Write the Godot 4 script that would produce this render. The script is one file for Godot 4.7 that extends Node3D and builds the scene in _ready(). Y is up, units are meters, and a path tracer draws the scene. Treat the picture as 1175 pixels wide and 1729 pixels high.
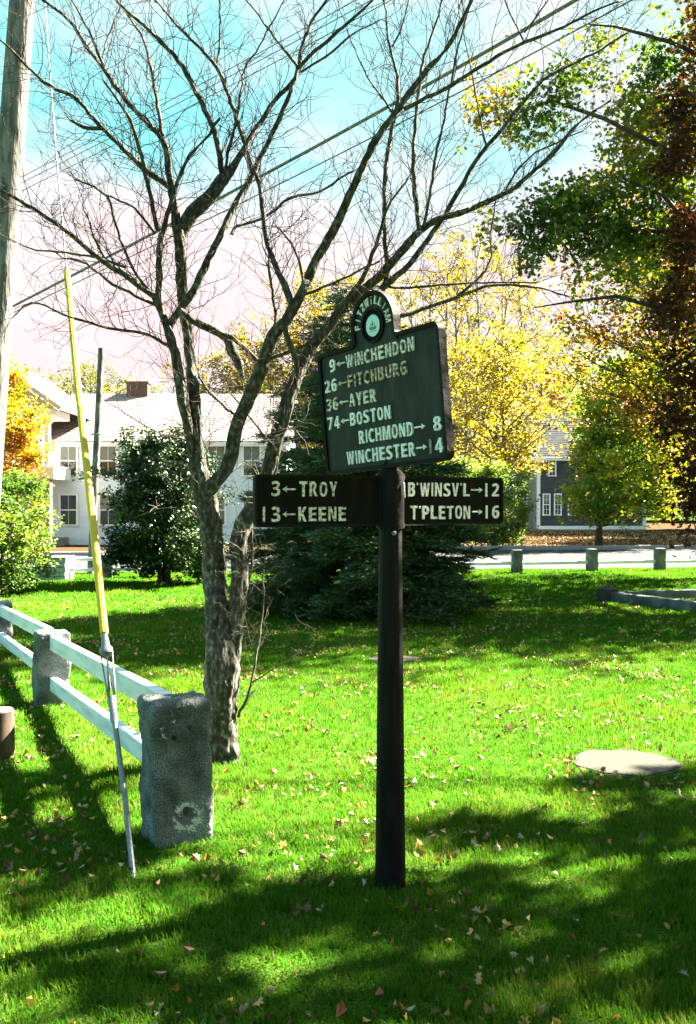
extends Node3D

# ---------- camera model: a pixel of the 1175 x 1729 photograph gives a direction ----------
const F := 1658.0
const CX := 587.5
const CY := 864.5
const EYE := 1.6
var pitch_down := atan(14.5 / F)
var rng := RandomNumberGenerator.new()
var M := {}
var used := {}

func ray(u: float, v: float) -> Vector3:
	var c := cos(pitch_down)
	var s := sin(pitch_down)
	var a := (u - CX) / F
	var b := -(v - CY) / F
	return Vector3(a, b * c - s, -b * s - c)

func at(u: float, v: float, depth: float) -> Vector3:
	var r := ray(u, v)
	return Vector3(0, EYE, 0) + r * (depth / -r.z)

func on_ground(u: float, v: float) -> Vector3:
	var r := ray(u, v)
	return Vector3(0, EYE, 0) + r * (EYE / -r.y)

func ground_y(x: float, z: float) -> float:
	var d := -z
	var dip := -0.28 * smoothstep(25.0, 40.0, d) * smoothstep(4.0, -6.0, x)
	var roll := 0.012 * sin(x * 1.3 + 0.7) * sin(z * 1.1) + 0.009 * sin(x * 2.9 + z * 2.3)
	return dip + roll * smoothstep(60.0, 20.0, d)

# ---------- mesh builder ----------
class Shape:
	var v := PackedVector3Array()
	var n := PackedVector3Array()
	var c := PackedColorArray()
	var ix := PackedInt32Array()

	func vert(p: Vector3, nn: Vector3, col := Color.WHITE) -> int:
		v.append(p)
		n.append(nn)
		c.append(col)
		return v.size() - 1

	func tri(a: int, b: int, d: int) -> void:
		var g := (v[d] - v[a]).cross(v[b] - v[a])
		if g.dot(n[a] + n[b] + n[d]) < 0.0:
			ix.append(a)
			ix.append(d)
			ix.append(b)
		else:
			ix.append(a)
			ix.append(b)
			ix.append(d)

	func face(pts: Array, hint: Vector3, col := Color.WHITE) -> void:
		var nn: Vector3 = (pts[1] - pts[0]).cross(pts[2] - pts[0]).normalized()
		if nn.dot(hint) < 0.0:
			nn = -nn
		var k := []
		for p in pts:
			k.append(vert(p, nn, col))
		for i in range(1, k.size() - 1):
			tri(k[0], k[i], k[i + 1])

	func tube(p: PackedVector3Array, r: PackedFloat32Array, sides: int, col := Color.WHITE, rough := 0.0, seed_ := 0) -> void:
		var m := p.size()
		if m < 2:
			return
		var t := (p[1] - p[0]).normalized()
		var side := t.cross(Vector3.UP if absf(t.y) < 0.9 else Vector3.RIGHT).normalized()
		var start := v.size()
		for i in m:
			var t2 := (p[mini(i + 1, m - 1)] - p[maxi(i - 1, 0)]).normalized()
			side = (side - t2 * side.dot(t2)).normalized()
			var up := t2.cross(side)
			for k in sides:
				var a := TAU * k / sides
				var d := side * cos(a) + up * sin(a)
				var rr := r[i]
				if rough > 0.0:
					rr *= 1.0 + rough * (sin(a * 3.0 + seed_ + i * 0.15) * 0.5 + sin(a * 7.0 + seed_ * 2.0 - i * 0.21) * 0.35 + sin(a * 2.0 + i * 0.9 + seed_) * 0.3)
				vert(p[i] + d * rr, d, col)
		for i in m - 1:
			for k in sides:
				var a := start + i * sides + k
				var b := start + i * sides + (k + 1) % sides
				tri(a, b, a + sides)
				tri(b, b + sides, a + sides)
		if sides > 3:
			for e in 2:
				var i := 0 if e == 0 else m - 1
				var nn := (p[0] - p[1]).normalized() if e == 0 else (p[m - 1] - p[m - 2]).normalized()
				var o := vert(p[i], nn, col)
				var first := v.size()
				for k in sides:
					vert(v[start + i * sides + k], nn, col)
				for k in sides:
					tri(o, first + k, first + (k + 1) % sides)

	# smooth normals from the faces themselves
	func renormal() -> void:
		var sum := PackedVector3Array()
		sum.resize(v.size())
		for i in range(0, ix.size(), 3):
			var g := (v[ix[i + 2]] - v[ix[i]]).cross(v[ix[i + 1]] - v[ix[i]])
			for k in 3:
				sum[ix[i + k]] += g
		for i in v.size():
			if sum[i].length() > 1e-12:
				n[i] = sum[i].normalized()

	# push a tube's skin in and out along its length, as ridged bark
	func ridge(depth: float, nz: FastNoiseLite) -> void:
		for i in v.size():
			var p := v[i]
			var q := nz.get_noise_3d(p.x * 34.0, p.y * 5.0, p.z * 34.0)
			var w := nz.get_noise_3d(p.x * 9.0, p.y * 3.0 + 40.0, p.z * 9.0)
			v[i] = p + n[i] * (depth * (0.5 - 2.2 * absf(q)) + depth * 1.2 * w)
		renormal()

	func rod(a: Vector3, b: Vector3, ra: float, rb: float, sides := 8, col := Color.WHITE) -> void:
		tube(PackedVector3Array([a, b]), PackedFloat32Array([ra, rb]), sides, col)

	# box with chamfered edges
	func box(x: Transform3D, s: Vector3, bev := 0.0, col := Color.WHITE) -> void:
		var h := s * 0.5
		bev = minf(bev, minf(h.x, minf(h.y, h.z)) * 0.9)
		for axis in 3:
			for sg in [-1.0, 1.0]:
				var nn := Vector3.ZERO
				nn[axis] = sg
				var b := (axis + 1) % 3
				var d := (axis + 2) % 3
				var pts := []
				for q in [[-1, -1], [1, -1], [1, 1], [-1, 1]]:
					var p := Vector3.ZERO
					p[axis] = sg * h[axis]
					p[b] = q[0] * (h[b] - bev)
					p[d] = q[1] * (h[d] - bev)
					pts.append(x * p)
				face(pts, x.basis * nn, col)
		if bev <= 0.0:
			return
		for axis in 3:
			var b := (axis + 1) % 3
			var d := (axis + 2) % 3
			for q in [[-1.0, -1.0], [1.0, -1.0], [1.0, 1.0], [-1.0, 1.0]]:
				var pts := []
				for w in [[-1.0, 0], [1.0, 0], [1.0, 1], [-1.0, 1]]:
					var p := Vector3.ZERO
					p[axis] = w[0] * (h[axis] - bev)
					p[b] = q[0] * (h[b] - (bev if w[1] == 0 else 0.0))
					p[d] = q[1] * (h[d] - (0.0 if w[1] == 0 else bev))
					pts.append(x * p)
				var nn := Vector3.ZERO
				nn[b] = q[0]
				nn[d] = q[1]
				face(pts, x.basis * nn, col)
		for i in 8:
			var sg := Vector3(1 if i & 1 else -1, 1 if i & 2 else -1, 1 if i & 4 else -1)
			var pts := []
			for axis in 3:
				var p := sg * (h - Vector3.ONE * bev)
				p[axis] = sg[axis] * h[axis]
				pts.append(x * p)
			face(pts, x.basis * sg, col)

	# a flat outline (counter-clockwise) thickened from z0 to z1 in the frame x
	func slab(x: Transform3D, o: PackedVector2Array, z0: float, z1: float, col := Color.WHITE) -> void:
		var t := Geometry2D.triangulate_polygon(o)
		for e in 2:
			var z := z0 if e == 0 else z1
			var nn := x.basis.z * (-1.0 if e == 0 else 1.0)
			var first := v.size()
			for q in o:
				vert(x * Vector3(q.x, q.y, z), nn, col)
			for i in range(0, t.size(), 3):
				tri(first + t[i], first + t[i + 1], first + t[i + 2])
		wall(x, o, z0, z1, 1.0, col)

	func wall(x: Transform3D, o: PackedVector2Array, z0: float, z1: float, out: float, col := Color.WHITE) -> void:
		var m := o.size()
		for i in m:
			var a := o[i]
			var b := o[(i + 1) % m]
			var d := (b - a)
			if d.length() < 1e-6:
				continue
			var nn := x.basis * Vector3(d.y, -d.x, 0).normalized() * out
			face([x * Vector3(a.x, a.y, z0), x * Vector3(b.x, b.y, z0), x * Vector3(b.x, b.y, z1), x * Vector3(a.x, a.y, z1)], nn, col)

	# raised border that follows an outline
	func border(x: Transform3D, o: PackedVector2Array, inner: PackedVector2Array, z0: float, z1: float, col := Color.WHITE) -> void:
		var m := o.size()
		for i in m:
			var j := (i + 1) % m
			face([x * Vector3(o[i].x, o[i].y, z1), x * Vector3(o[j].x, o[j].y, z1), x * Vector3(inner[j].x, inner[j].y, z1 - 0.002), x * Vector3(inner[i].x, inner[i].y, z1 - 0.002)], x.basis.z, col)
		wall(x, inner, z0, z1 - 0.002, -1.0, col)
		wall(x, o, z0, z1, 1.0, col)

	func mesh() -> ArrayMesh:
		var a := []
		a.resize(Mesh.ARRAY_MAX)
		a[Mesh.ARRAY_VERTEX] = v
		a[Mesh.ARRAY_NORMAL] = n
		a[Mesh.ARRAY_COLOR] = c
		a[Mesh.ARRAY_INDEX] = ix
		var m := ArrayMesh.new()
		m.add_surface_from_arrays(Mesh.PRIMITIVE_TRIANGLES, a)
		return m

# ---------- nodes ----------
func numbered(called: String) -> String:
	if not used.has(called):
		used[called] = 0
		return called
	used[called] += 1
	return "%s_%03d" % [called, used[called]]

func tag(o: Node3D, label := "", category := "", group := "", kind := "") -> void:
	if label != "":
		o.set_meta("label", label)
	if category != "":
		o.set_meta("category", category)
	if group != "":
		o.set_meta("group", group)
	if kind != "":
		o.set_meta("kind", kind)

func thing(called: String, label: String, category: String, where := Vector3.ZERO, group := "") -> Node3D:
	var o := Node3D.new()
	o.name = numbered(called)
	add_child(o)
	o.position = where
	tag(o, label, category, group)
	return o

# a mesh given in world coordinates, hung under a parent that only moves (no turn)
func put(called: String, s: Shape, mat: Material, parent: Node3D = null, label := "") -> MeshInstance3D:
	var o := MeshInstance3D.new()
	if parent == null:
		o.name = numbered(called)
		add_child(o)
	else:
		o.name = called
		var off := parent.position
		if parent.get_parent() != self:
			off += (parent.get_parent() as Node3D).position
		if off != Vector3.ZERO:
			for i in s.v.size():
				s.v[i] -= off
		parent.add_child(o, true)
	o.mesh = s.mesh()
	o.material_override = mat
	if label != "":
		o.set_meta("label", label)
	return o

func copies(called: String, mesh: Mesh, mat: Material, xf: Array, cols: PackedColorArray, parent: Node3D = null) -> MultiMeshInstance3D:
	var mm := MultiMesh.new()
	mm.transform_format = MultiMesh.TRANSFORM_3D
	mm.use_colors = true
	mm.mesh = mesh
	mm.instance_count = xf.size()
	for i in xf.size():
		mm.set_instance_transform(i, xf[i])
		mm.set_instance_color(i, cols[i])
	var o := MultiMeshInstance3D.new()
	o.multimesh = mm
	o.material_override = mat
	if parent == null:
		o.name = numbered(called)
		add_child(o)
	else:
		o.name = called
		parent.add_child(o, true)
	o.set_meta("kind", "stuff")
	return o

# ---------- textures and materials ----------
func noise_image(size: int, freq: float, oct: int, seed_: int, type := FastNoiseLite.TYPE_SIMPLEX_SMOOTH, stretch := 1.0) -> Image:
	var nz := FastNoiseLite.new()
	nz.seed = seed_
	nz.noise_type = type
	nz.frequency = freq
	nz.fractal_octaves = oct
	var im := nz.get_seamless_image(size, int(size / stretch))
	if stretch != 1.0:
		im.resize(size, size)
	im.convert(Image.FORMAT_L8)
	return im

func ramp_texture(im: Image, stops: Array) -> ImageTexture:
	var lut := []
	for i in 256:
		var t := i / 255.0
		var col: Color = stops[0][1]
		for k in range(1, stops.size()):
			var a: float = stops[k - 1][0]
			var b: float = stops[k][0]
			if t >= a:
				var ca: Color = stops[k - 1][1]
				var cb: Color = stops[k][1]
				col = ca.lerp(cb, clampf((t - a) / maxf(b - a, 0.0001), 0, 1))
		col = col.linear_to_srgb()
		lut.append([int(clampf(col.r, 0, 1) * 255), int(clampf(col.g, 0, 1) * 255), int(clampf(col.b, 0, 1) * 255)])
	var src := im.get_data()
	var dst := PackedByteArray()
	dst.resize(src.size() * 3)
	for i in src.size():
		var l: Array = lut[src[i]]
		dst[i * 3] = l[0]
		dst[i * 3 + 1] = l[1]
		dst[i * 3 + 2] = l[2]
	var out := Image.create_from_data(im.get_width(), im.get_height(), false, Image.FORMAT_RGB8, dst)
	return ImageTexture.create_from_image(out)

func bump_texture(im: Image, strength: float) -> ImageTexture:
	var b: Image = im.duplicate()
	b.convert(Image.FORMAT_RGBA8)
	b.bump_map_to_normal_map(strength)
	return ImageTexture.create_from_image(b)

func mat(col: Color, rough := 0.8, tex: Texture2D = null, scale := 1.0, bump: Texture2D = null, bump_scale := 1.0, world := false) -> StandardMaterial3D:
	var m := StandardMaterial3D.new()
	m.albedo_color = col.linear_to_srgb()
	m.roughness = rough
	m.cull_mode = BaseMaterial3D.CULL_DISABLED
	if tex or bump:
		m.uv1_triplanar = true
		m.uv1_world_triplanar = world
		m.uv1_scale = Vector3.ONE * scale
	if tex:
		m.albedo_texture = tex
	if bump:
		m.normal_enabled = true
		m.normal_texture = bump
		m.normal_scale = bump_scale
	return m

func leaf_mat(rough := 0.55, glow := Color(0.9, 0.9, 0.5)) -> StandardMaterial3D:
	var m := StandardMaterial3D.new()
	m.vertex_color_use_as_albedo = true
	m.roughness = rough
	m.cull_mode = BaseMaterial3D.CULL_DISABLED
	m.backlight_enabled = true
	m.backlight = glow
	return m

func make_materials() -> void:
	var grain := noise_image(512, 0.02, 5, 11)
	var fine := noise_image(512, 0.08, 3, 12)
	var cells := noise_image(512, 0.035, 3, 13, FastNoiseLite.TYPE_CELLULAR)
	var streak := noise_image(512, 0.02, 4, 14, FastNoiseLite.TYPE_SIMPLEX_SMOOTH, 6.0)
	var tall := streak
	streak = tall.duplicate() as Image
	streak.rotate_90(CLOCKWISE)
	var coarse := noise_image(512, 0.008, 4, 15)
	M.lawn = mat(Color.WHITE, 0.95, ramp_texture(fine, [[0.2, Color(0.02, 0.032, 0.006)], [0.5, Color(0.035, 0.075, 0.007)], [0.75, Color(0.075, 0.13, 0.013)]]), 1.4, bump_texture(fine, 6.0), 1.0, true)
	M.road = mat(Color.WHITE, 0.85, ramp_texture(fine, [[0.2, Color(0.036, 0.04, 0.045)], [0.8, Color(0.068, 0.073, 0.082)]]), 0.8, null, 1.0, true)
	M.kerb = mat(Color.WHITE, 0.8, ramp_texture(fine, [[0.2, Color(0.18, 0.18, 0.19)], [0.8, Color(0.34, 0.34, 0.35)]]), 2.0, null, 1.0, true)
	M.yard = mat(Color.WHITE, 0.95, ramp_texture(fine, [[0.25, Color(0.02, 0.014, 0.007)], [0.5, Color(0.045, 0.03, 0.013)], [0.75, Color(0.09, 0.06, 0.022)]]), 0.9, null, 1.0, true)
	M.bark = mat(Color.WHITE, 0.9, ramp_texture(tall, [[0.2, Color(0.013, 0.011, 0.007)], [0.5, Color(0.042, 0.036, 0.025)], [0.65, Color(0.065, 0.065, 0.043)], [0.85, Color(0.11, 0.125, 0.09)]]), 2.2, bump_texture(tall, 8.0), 1.4)
	M.lichen_bark = mat(Color.WHITE, 0.9, ramp_texture(noise_image(1024, 0.022, 6, 21, FastNoiseLite.TYPE_SIMPLEX_SMOOTH, 1.7), [[0.27, Color(0.007, 0.006, 0.004)], [0.48, Color(0.026, 0.022, 0.015)], [0.6, Color(0.045, 0.044, 0.03)], [0.7, Color(0.08, 0.096, 0.075)], [0.84, Color(0.16, 0.20, 0.16)]]), 1.1, bump_texture(tall, 10.0), 1.6)
	M.grey_bark = mat(Color.WHITE, 0.9, ramp_texture(tall, [[0.2, Color(0.05, 0.043, 0.035)], [0.8, Color(0.17, 0.155, 0.135)]]), 1.0)
	M.dark_bark = mat(Color.WHITE, 0.9, ramp_texture(tall, [[0.2, Color(0.018, 0.014, 0.010)], [0.8, Color(0.07, 0.055, 0.042)]]), 1.0)
	M.granite = mat(Color.WHITE, 0.85, ramp_texture(fine, [[0.22, Color(0.12, 0.13, 0.13)], [0.42, Color(0.42, 0.45, 0.44)], [0.6, Color(0.62, 0.65, 0.64)], [0.72, Color(0.98, 1.0, 0.99)]]), 3.0, bump_texture(grain, 10.0), 1.2)
	M.granite.vertex_color_use_as_albedo = true
	M.flat_stone = mat(Color.WHITE, 0.85, ramp_texture(fine, [[0.2, Color(0.03, 0.03, 0.025)], [0.45, Color(0.056, 0.056, 0.049)], [0.65, Color(0.078, 0.078, 0.069)], [0.8, Color(0.11, 0.11, 0.10)]]), 4.0, bump_texture(grain, 8.0), 1.0)
	M.iron = mat(Color.WHITE, 0.62, ramp_texture(tall, [[0.2, Color(0.0035, 0.0038, 0.0042)], [0.5, Color(0.006, 0.0063, 0.007)], [0.78, Color(0.011, 0.010, 0.0095)]]), 1.5, bump_texture(grain, 5.0), 0.5)
	M.iron.metallic_specular = 0.25
	M.iron_face = mat(Color.WHITE, 0.6, ramp_texture(tall, [[0.2, Color(0.013, 0.018, 0.019)], [0.55, Color(0.022, 0.029, 0.030)], [0.8, Color(0.042, 0.045, 0.041)]]), 2.2, bump_texture(grain, 4.0), 0.5)
	M.arm_face = mat(Color.WHITE, 0.6, ramp_texture(tall, [[0.2, Color(0.003, 0.0035, 0.0025)], [0.55, Color(0.005, 0.005, 0.004)], [0.8, Color(0.011, 0.008, 0.006)]]), 2.2, bump_texture(grain, 4.0), 0.5)
	M.iron_face.metallic_specular = 0.3
	M.arm_face.metallic_specular = 0.2
	var rusty := noise_image(256, 0.03, 4, 31)
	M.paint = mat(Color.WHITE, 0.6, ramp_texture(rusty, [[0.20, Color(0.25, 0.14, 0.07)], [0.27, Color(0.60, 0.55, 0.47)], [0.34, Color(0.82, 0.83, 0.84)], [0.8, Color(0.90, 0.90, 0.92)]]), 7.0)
	M.rusty_paint = mat(Color.WHITE, 0.7, ramp_texture(rusty, [[0.3, Color(0.16, 0.07, 0.03)], [0.47, Color(0.34, 0.19, 0.08)], [0.56, Color(0.55, 0.46, 0.35)], [0.75, Color(0.70, 0.70, 0.64)]]), 7.0)
	M.worn_paint = mat(Color.WHITE, 0.7, ramp_texture(rusty, [[0.28, Color(0.22, 0.10, 0.04)], [0.37, Color(0.46, 0.34, 0.23)], [0.45, Color(0.72, 0.72, 0.67)], [0.75, Color(0.80, 0.82, 0.80)]]), 7.0)
	M.emblem = mat(Color(0.50, 0.72, 0.76), 0.5)
	M.emblem_print = mat(Color(0.16, 0.17, 0.13), 0.7)
	M.white_paint = mat(Color.WHITE, 0.6, ramp_texture(streak, [[0.2, Color(0.52, 0.58, 0.66)], [0.5, Color(0.68, 0.75, 0.84)], [0.8, Color(0.74, 0.81, 0.89)]]), 1.2)
	M.house_white = mat(Color.WHITE, 0.7, ramp_texture(streak, [[0.2, Color(0.60, 0.70, 0.80)], [0.7, Color(0.67, 0.77, 0.86)]]), 0.35)
	M.house_dark = mat(Color.WHITE, 0.75, ramp_texture(streak, [[0.2, Color(0.035, 0.037, 0.045)], [0.8, Color(0.065, 0.068, 0.08)]]), 0.5)
	M.house_grey = mat(Color.WHITE, 0.75, ramp_texture(streak, [[0.2, Color(0.16, 0.175, 0.18)], [0.8, Color(0.24, 0.26, 0.265)]]), 0.5)
	M.trim = mat(Color(0.80, 0.80, 0.80), 0.6)
	M.soffit = mat(Color(0.45, 0.42, 0.36), 0.8)
	M.roof_pale = mat(Color.WHITE, 0.85, ramp_texture(streak, [[0.2, Color(0.15, 0.13, 0.135)], [0.8, Color(0.22, 0.19, 0.195)]]), 0.6)
	M.roof_grey = mat(Color.WHITE, 0.85, ramp_texture(streak, [[0.2, Color(0.030, 0.034, 0.040)], [0.8, Color(0.055, 0.061, 0.070)]]), 0.6)
	M.brick = mat(Color.WHITE, 0.9, ramp_texture(fine, [[0.2, Color(0.025, 0.014, 0.012)], [0.8, Color(0.07, 0.038, 0.032)]]), 2.0)
	M.grey_brick = mat(Color.WHITE, 0.9, ramp_texture(fine, [[0.2, Color(0.25, 0.27, 0.28)], [0.8, Color(0.42, 0.45, 0.46)]]), 3.0)
	M.mortar = mat(Color(0.12, 0.13, 0.13), 0.95)
	M.foundation = mat(Color(0.05, 0.035, 0.025), 0.9)
	M.grey_stone = mat(Color(0.22, 0.22, 0.22), 0.9)
	M.glass = mat(Color(0.03, 0.04, 0.045), 0.08)
	M.curtain = mat(Color(0.16, 0.18, 0.17), 0.9)
	M.pole = mat(Color.WHITE, 0.85, ramp_texture(tall, [[0.2, Color(0.06, 0.057, 0.055)], [0.5, Color(0.14, 0.138, 0.135)], [0.8, Color(0.22, 0.215, 0.21)]]), 0.9, bump_texture(tall, 8.0), 1.2)
	M.stump = mat(Color.WHITE, 0.9, ramp_texture(tall, [[0.2, Color(0.022, 0.014, 0.009)], [0.8, Color(0.09, 0.06, 0.04)]]), 2.0)
	M.lit_stump_top = mat(Color.WHITE, 0.9, ramp_texture(fine, [[0.2, Color(0.20, 0.14, 0.09)], [0.8, Color(0.38, 0.29, 0.19)]]), 4.0)
	M.cable = mat(Color(0.10, 0.115, 0.12), 0.6)
	M.steel = mat(Color.WHITE, 0.45, ramp_texture(grain, [[0.2, Color(0.13, 0.145, 0.165)], [0.8, Color(0.24, 0.265, 0.295)]]), 6.0)
	M.steel.metallic = 0.5
	M.yellow = mat(Color(0.62, 0.42, 0.001), 0.4)
	for k in ["roof_pale", "roof_grey", "road", "kerb", "yard", "lawn", "flat_stone", "granite", "pole"]:
		M[k].metallic_specular = 0.12
	M.leaf = leaf_mat(0.5, Color(1.0, 1.0, 0.6))
	M.dark_leaf = leaf_mat(0.45, Color(0.35, 0.4, 0.15))
	M.needle = leaf_mat(0.5, Color(0.15, 0.2, 0.1))
	M.grass = leaf_mat(0.85, Color(0.85, 0.9, 0.4))
	M.grass.metallic_specular = 0.06
	M.litter = leaf_mat(0.75, Color(0.3, 0.25, 0.1))

# ---------- foliage pieces ----------
func leaf_into(s: Shape, x: Transform3D, length: float, width: float, fold: float, lobed := false, col := Color.WHITE) -> void:
	var pts := []
	if lobed:
		pts = [Vector2(0, 0.08), Vector2(0.22, 0.16), Vector2(0.16, 0.32), Vector2(0.5, 0.42), Vector2(0.24, 0.56), Vector2(0.4, 0.76), Vector2(0.12, 0.78), Vector2(0, 1)]
	else:
		pts = [Vector2(0, 0), Vector2(0.42, 0.3), Vector2(0.36, 0.62), Vector2(0, 1)]
	for sg in [-1.0, 1.0]:
		var nn: Vector3 = (x.basis * Vector3(-sg * fold, 1, 0)).normalized()
		var k := []
		for p in pts:
			var y: float = absf(p.x) * fold * width - 0.25 * fold * length * p.y * p.y
			k.append(s.vert(x * Vector3(sg * p.x * width, y, -p.y * length), nn, col))
		if lobed:
			var o := s.vert(x * Vector3(0, -0.06 * fold * length, -0.45 * length), nn, col)
			for i in k.size() - 1:
				s.tri(k[i], k[i + 1], o)
		else:
			s.tri(k[0], k[1], k[2])
			s.tri(k[0], k[2], k[3])

func random_basis(r: RandomNumberGenerator) -> Basis:
	return Basis.from_euler(Vector3(r.randf_range(-PI, PI), r.randf_range(-PI, PI), r.randf_range(-PI, PI)))

# a sprig of leaves round the origin; leaf length 1
func clump_mesh(seed_: int, count: int, lobed := false) -> ArrayMesh:
	var r := RandomNumberGenerator.new()
	r.seed = seed_
	var s := Shape.new()
	for i in count:
		var b := Basis.from_euler(Vector3(r.randf_range(-1.0, 0.5), r.randf_range(-PI, PI), r.randf_range(-0.8, 0.8)))
		var o := Vector3(r.randfn(0, 0.8), r.randfn(0, 0.65), r.randfn(0, 0.8))
		var g := r.randf_range(0.6, 1.0)
		leaf_into(s, Transform3D(b, o), r.randf_range(0.8, 1.2), r.randf_range(0.75, 1.0), r.randf_range(0.1, 0.5), lobed, Color(g, g, g))
	return s.mesh()

func sprig_mesh(seed_: int) -> ArrayMesh:
	var r := RandomNumberGenerator.new()
	r.seed = seed_
	var s := Shape.new()
	var lines := [[Vector3.ZERO, Vector3(0, 0.05, -1)], [Vector3(0, 0.02, -0.3), Vector3(0.42, 0.02, -0.75)], [Vector3(0, 0.02, -0.35), Vector3(-0.42, 0.02, -0.8)]]
	for l in lines:
		var a: Vector3 = l[0]
		var b: Vector3 = l[1]
		var d := (b - a).normalized()
		var side := d.cross(Vector3.UP).normalized()
		var n := int((b - a).length() * 20)
		for i in n:
			var p := a.lerp(b, (i + 0.5) / n)
			var ang := r.randf_range(-0.5, PI + 0.5)
			var out := (side * cos(ang) + Vector3.UP * sin(ang) * 0.7 + d * 0.8).normalized()
			var w := out.cross(d).normalized() * 0.028
			var nn := out.cross(w).normalized()
			var ln := r.randf_range(0.16, 0.24)
			var g := r.randf_range(0.65, 1.0)
			var i0 := s.vert(p - w, nn, Color(g, g, g))
			var i1 := s.vert(p + w, nn, Color(g, g, g))
			var i2 := s.vert(p + out * ln, nn, Color(g, g, g))
			s.tri(i0, i1, i2)
	return s.mesh()

func grass_mesh(seed_: int, count: int, tall: float, spread: float, width: float) -> ArrayMesh:
	var r := RandomNumberGenerator.new()
	r.seed = seed_
	var s := Shape.new()
	for i in count:
		var p := Vector3(r.randf_range(-spread, spread), -0.006, r.randf_range(-spread, spread))
		var h := tall * r.randf_range(0.55, 1.15)
		var a := r.randf_range(0, TAU)
		var lean := Vector3(cos(a), 0, sin(a)) * h * r.randf_range(0.15, 0.8)
		var w := Vector3(-sin(a + r.randf_range(-1, 1)), 0, cos(a)) * width * 0.5
		var mid := p + lean * 0.35 + Vector3(0, h * 0.6, 0)
		var tip := p + lean + Vector3(0, h * 0.95, 0)
		var nn := (Vector3(cos(a), 0, sin(a)) * -0.5 + Vector3.UP * 0.9).normalized()
		var g := r.randf_range(0.6, 1.0)
		var col := Color(g * r.randf_range(0.85, 1.0), g, g * 0.9)
		var k := [s.vert(p - w, nn, col), s.vert(p + w, nn, col), s.vert(mid + w * 0.8, nn, col), s.vert(mid - w * 0.8, nn, col), s.vert(tip, nn, col)]
		s.tri(k[0], k[1], k[2])
		s.tri(k[0], k[2], k[3])
		s.tri(k[3], k[2], k[4])
	return s.mesh()

func bezier(a: Vector3, b: Vector3, c: Vector3, n: int) -> PackedVector3Array:
	var out := PackedVector3Array()
	for i in n + 1:
		var t := float(i) / n
		out.append(a.lerp(b, t).lerp(b.lerp(c, t), t))
	return out

func taper(n: int, a: float, b: float) -> PackedFloat32Array:
	var out := PackedFloat32Array()
	for i in n + 1:
		out.append(lerpf(a, b, float(i) / n))
	return out

var patch := FastNoiseLite.new()

func pick(pal: Array, p: Vector3, r: RandomNumberGenerator) -> Color:
	var t := clampf(0.5 + 0.9 * patch.get_noise_3dv(p * 9.0) + r.randfn(0, 0.16), 0, 0.999) * (pal.size() - 1)
	var i := int(t)
	var a: Color = pal[i]
	var b: Color = pal[i + 1]
	var g := r.randf_range(0.8, 1.2)
	var col := a.lerp(b, t - i)
	return Color(col.r * g, col.g * g, col.b * g)

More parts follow.
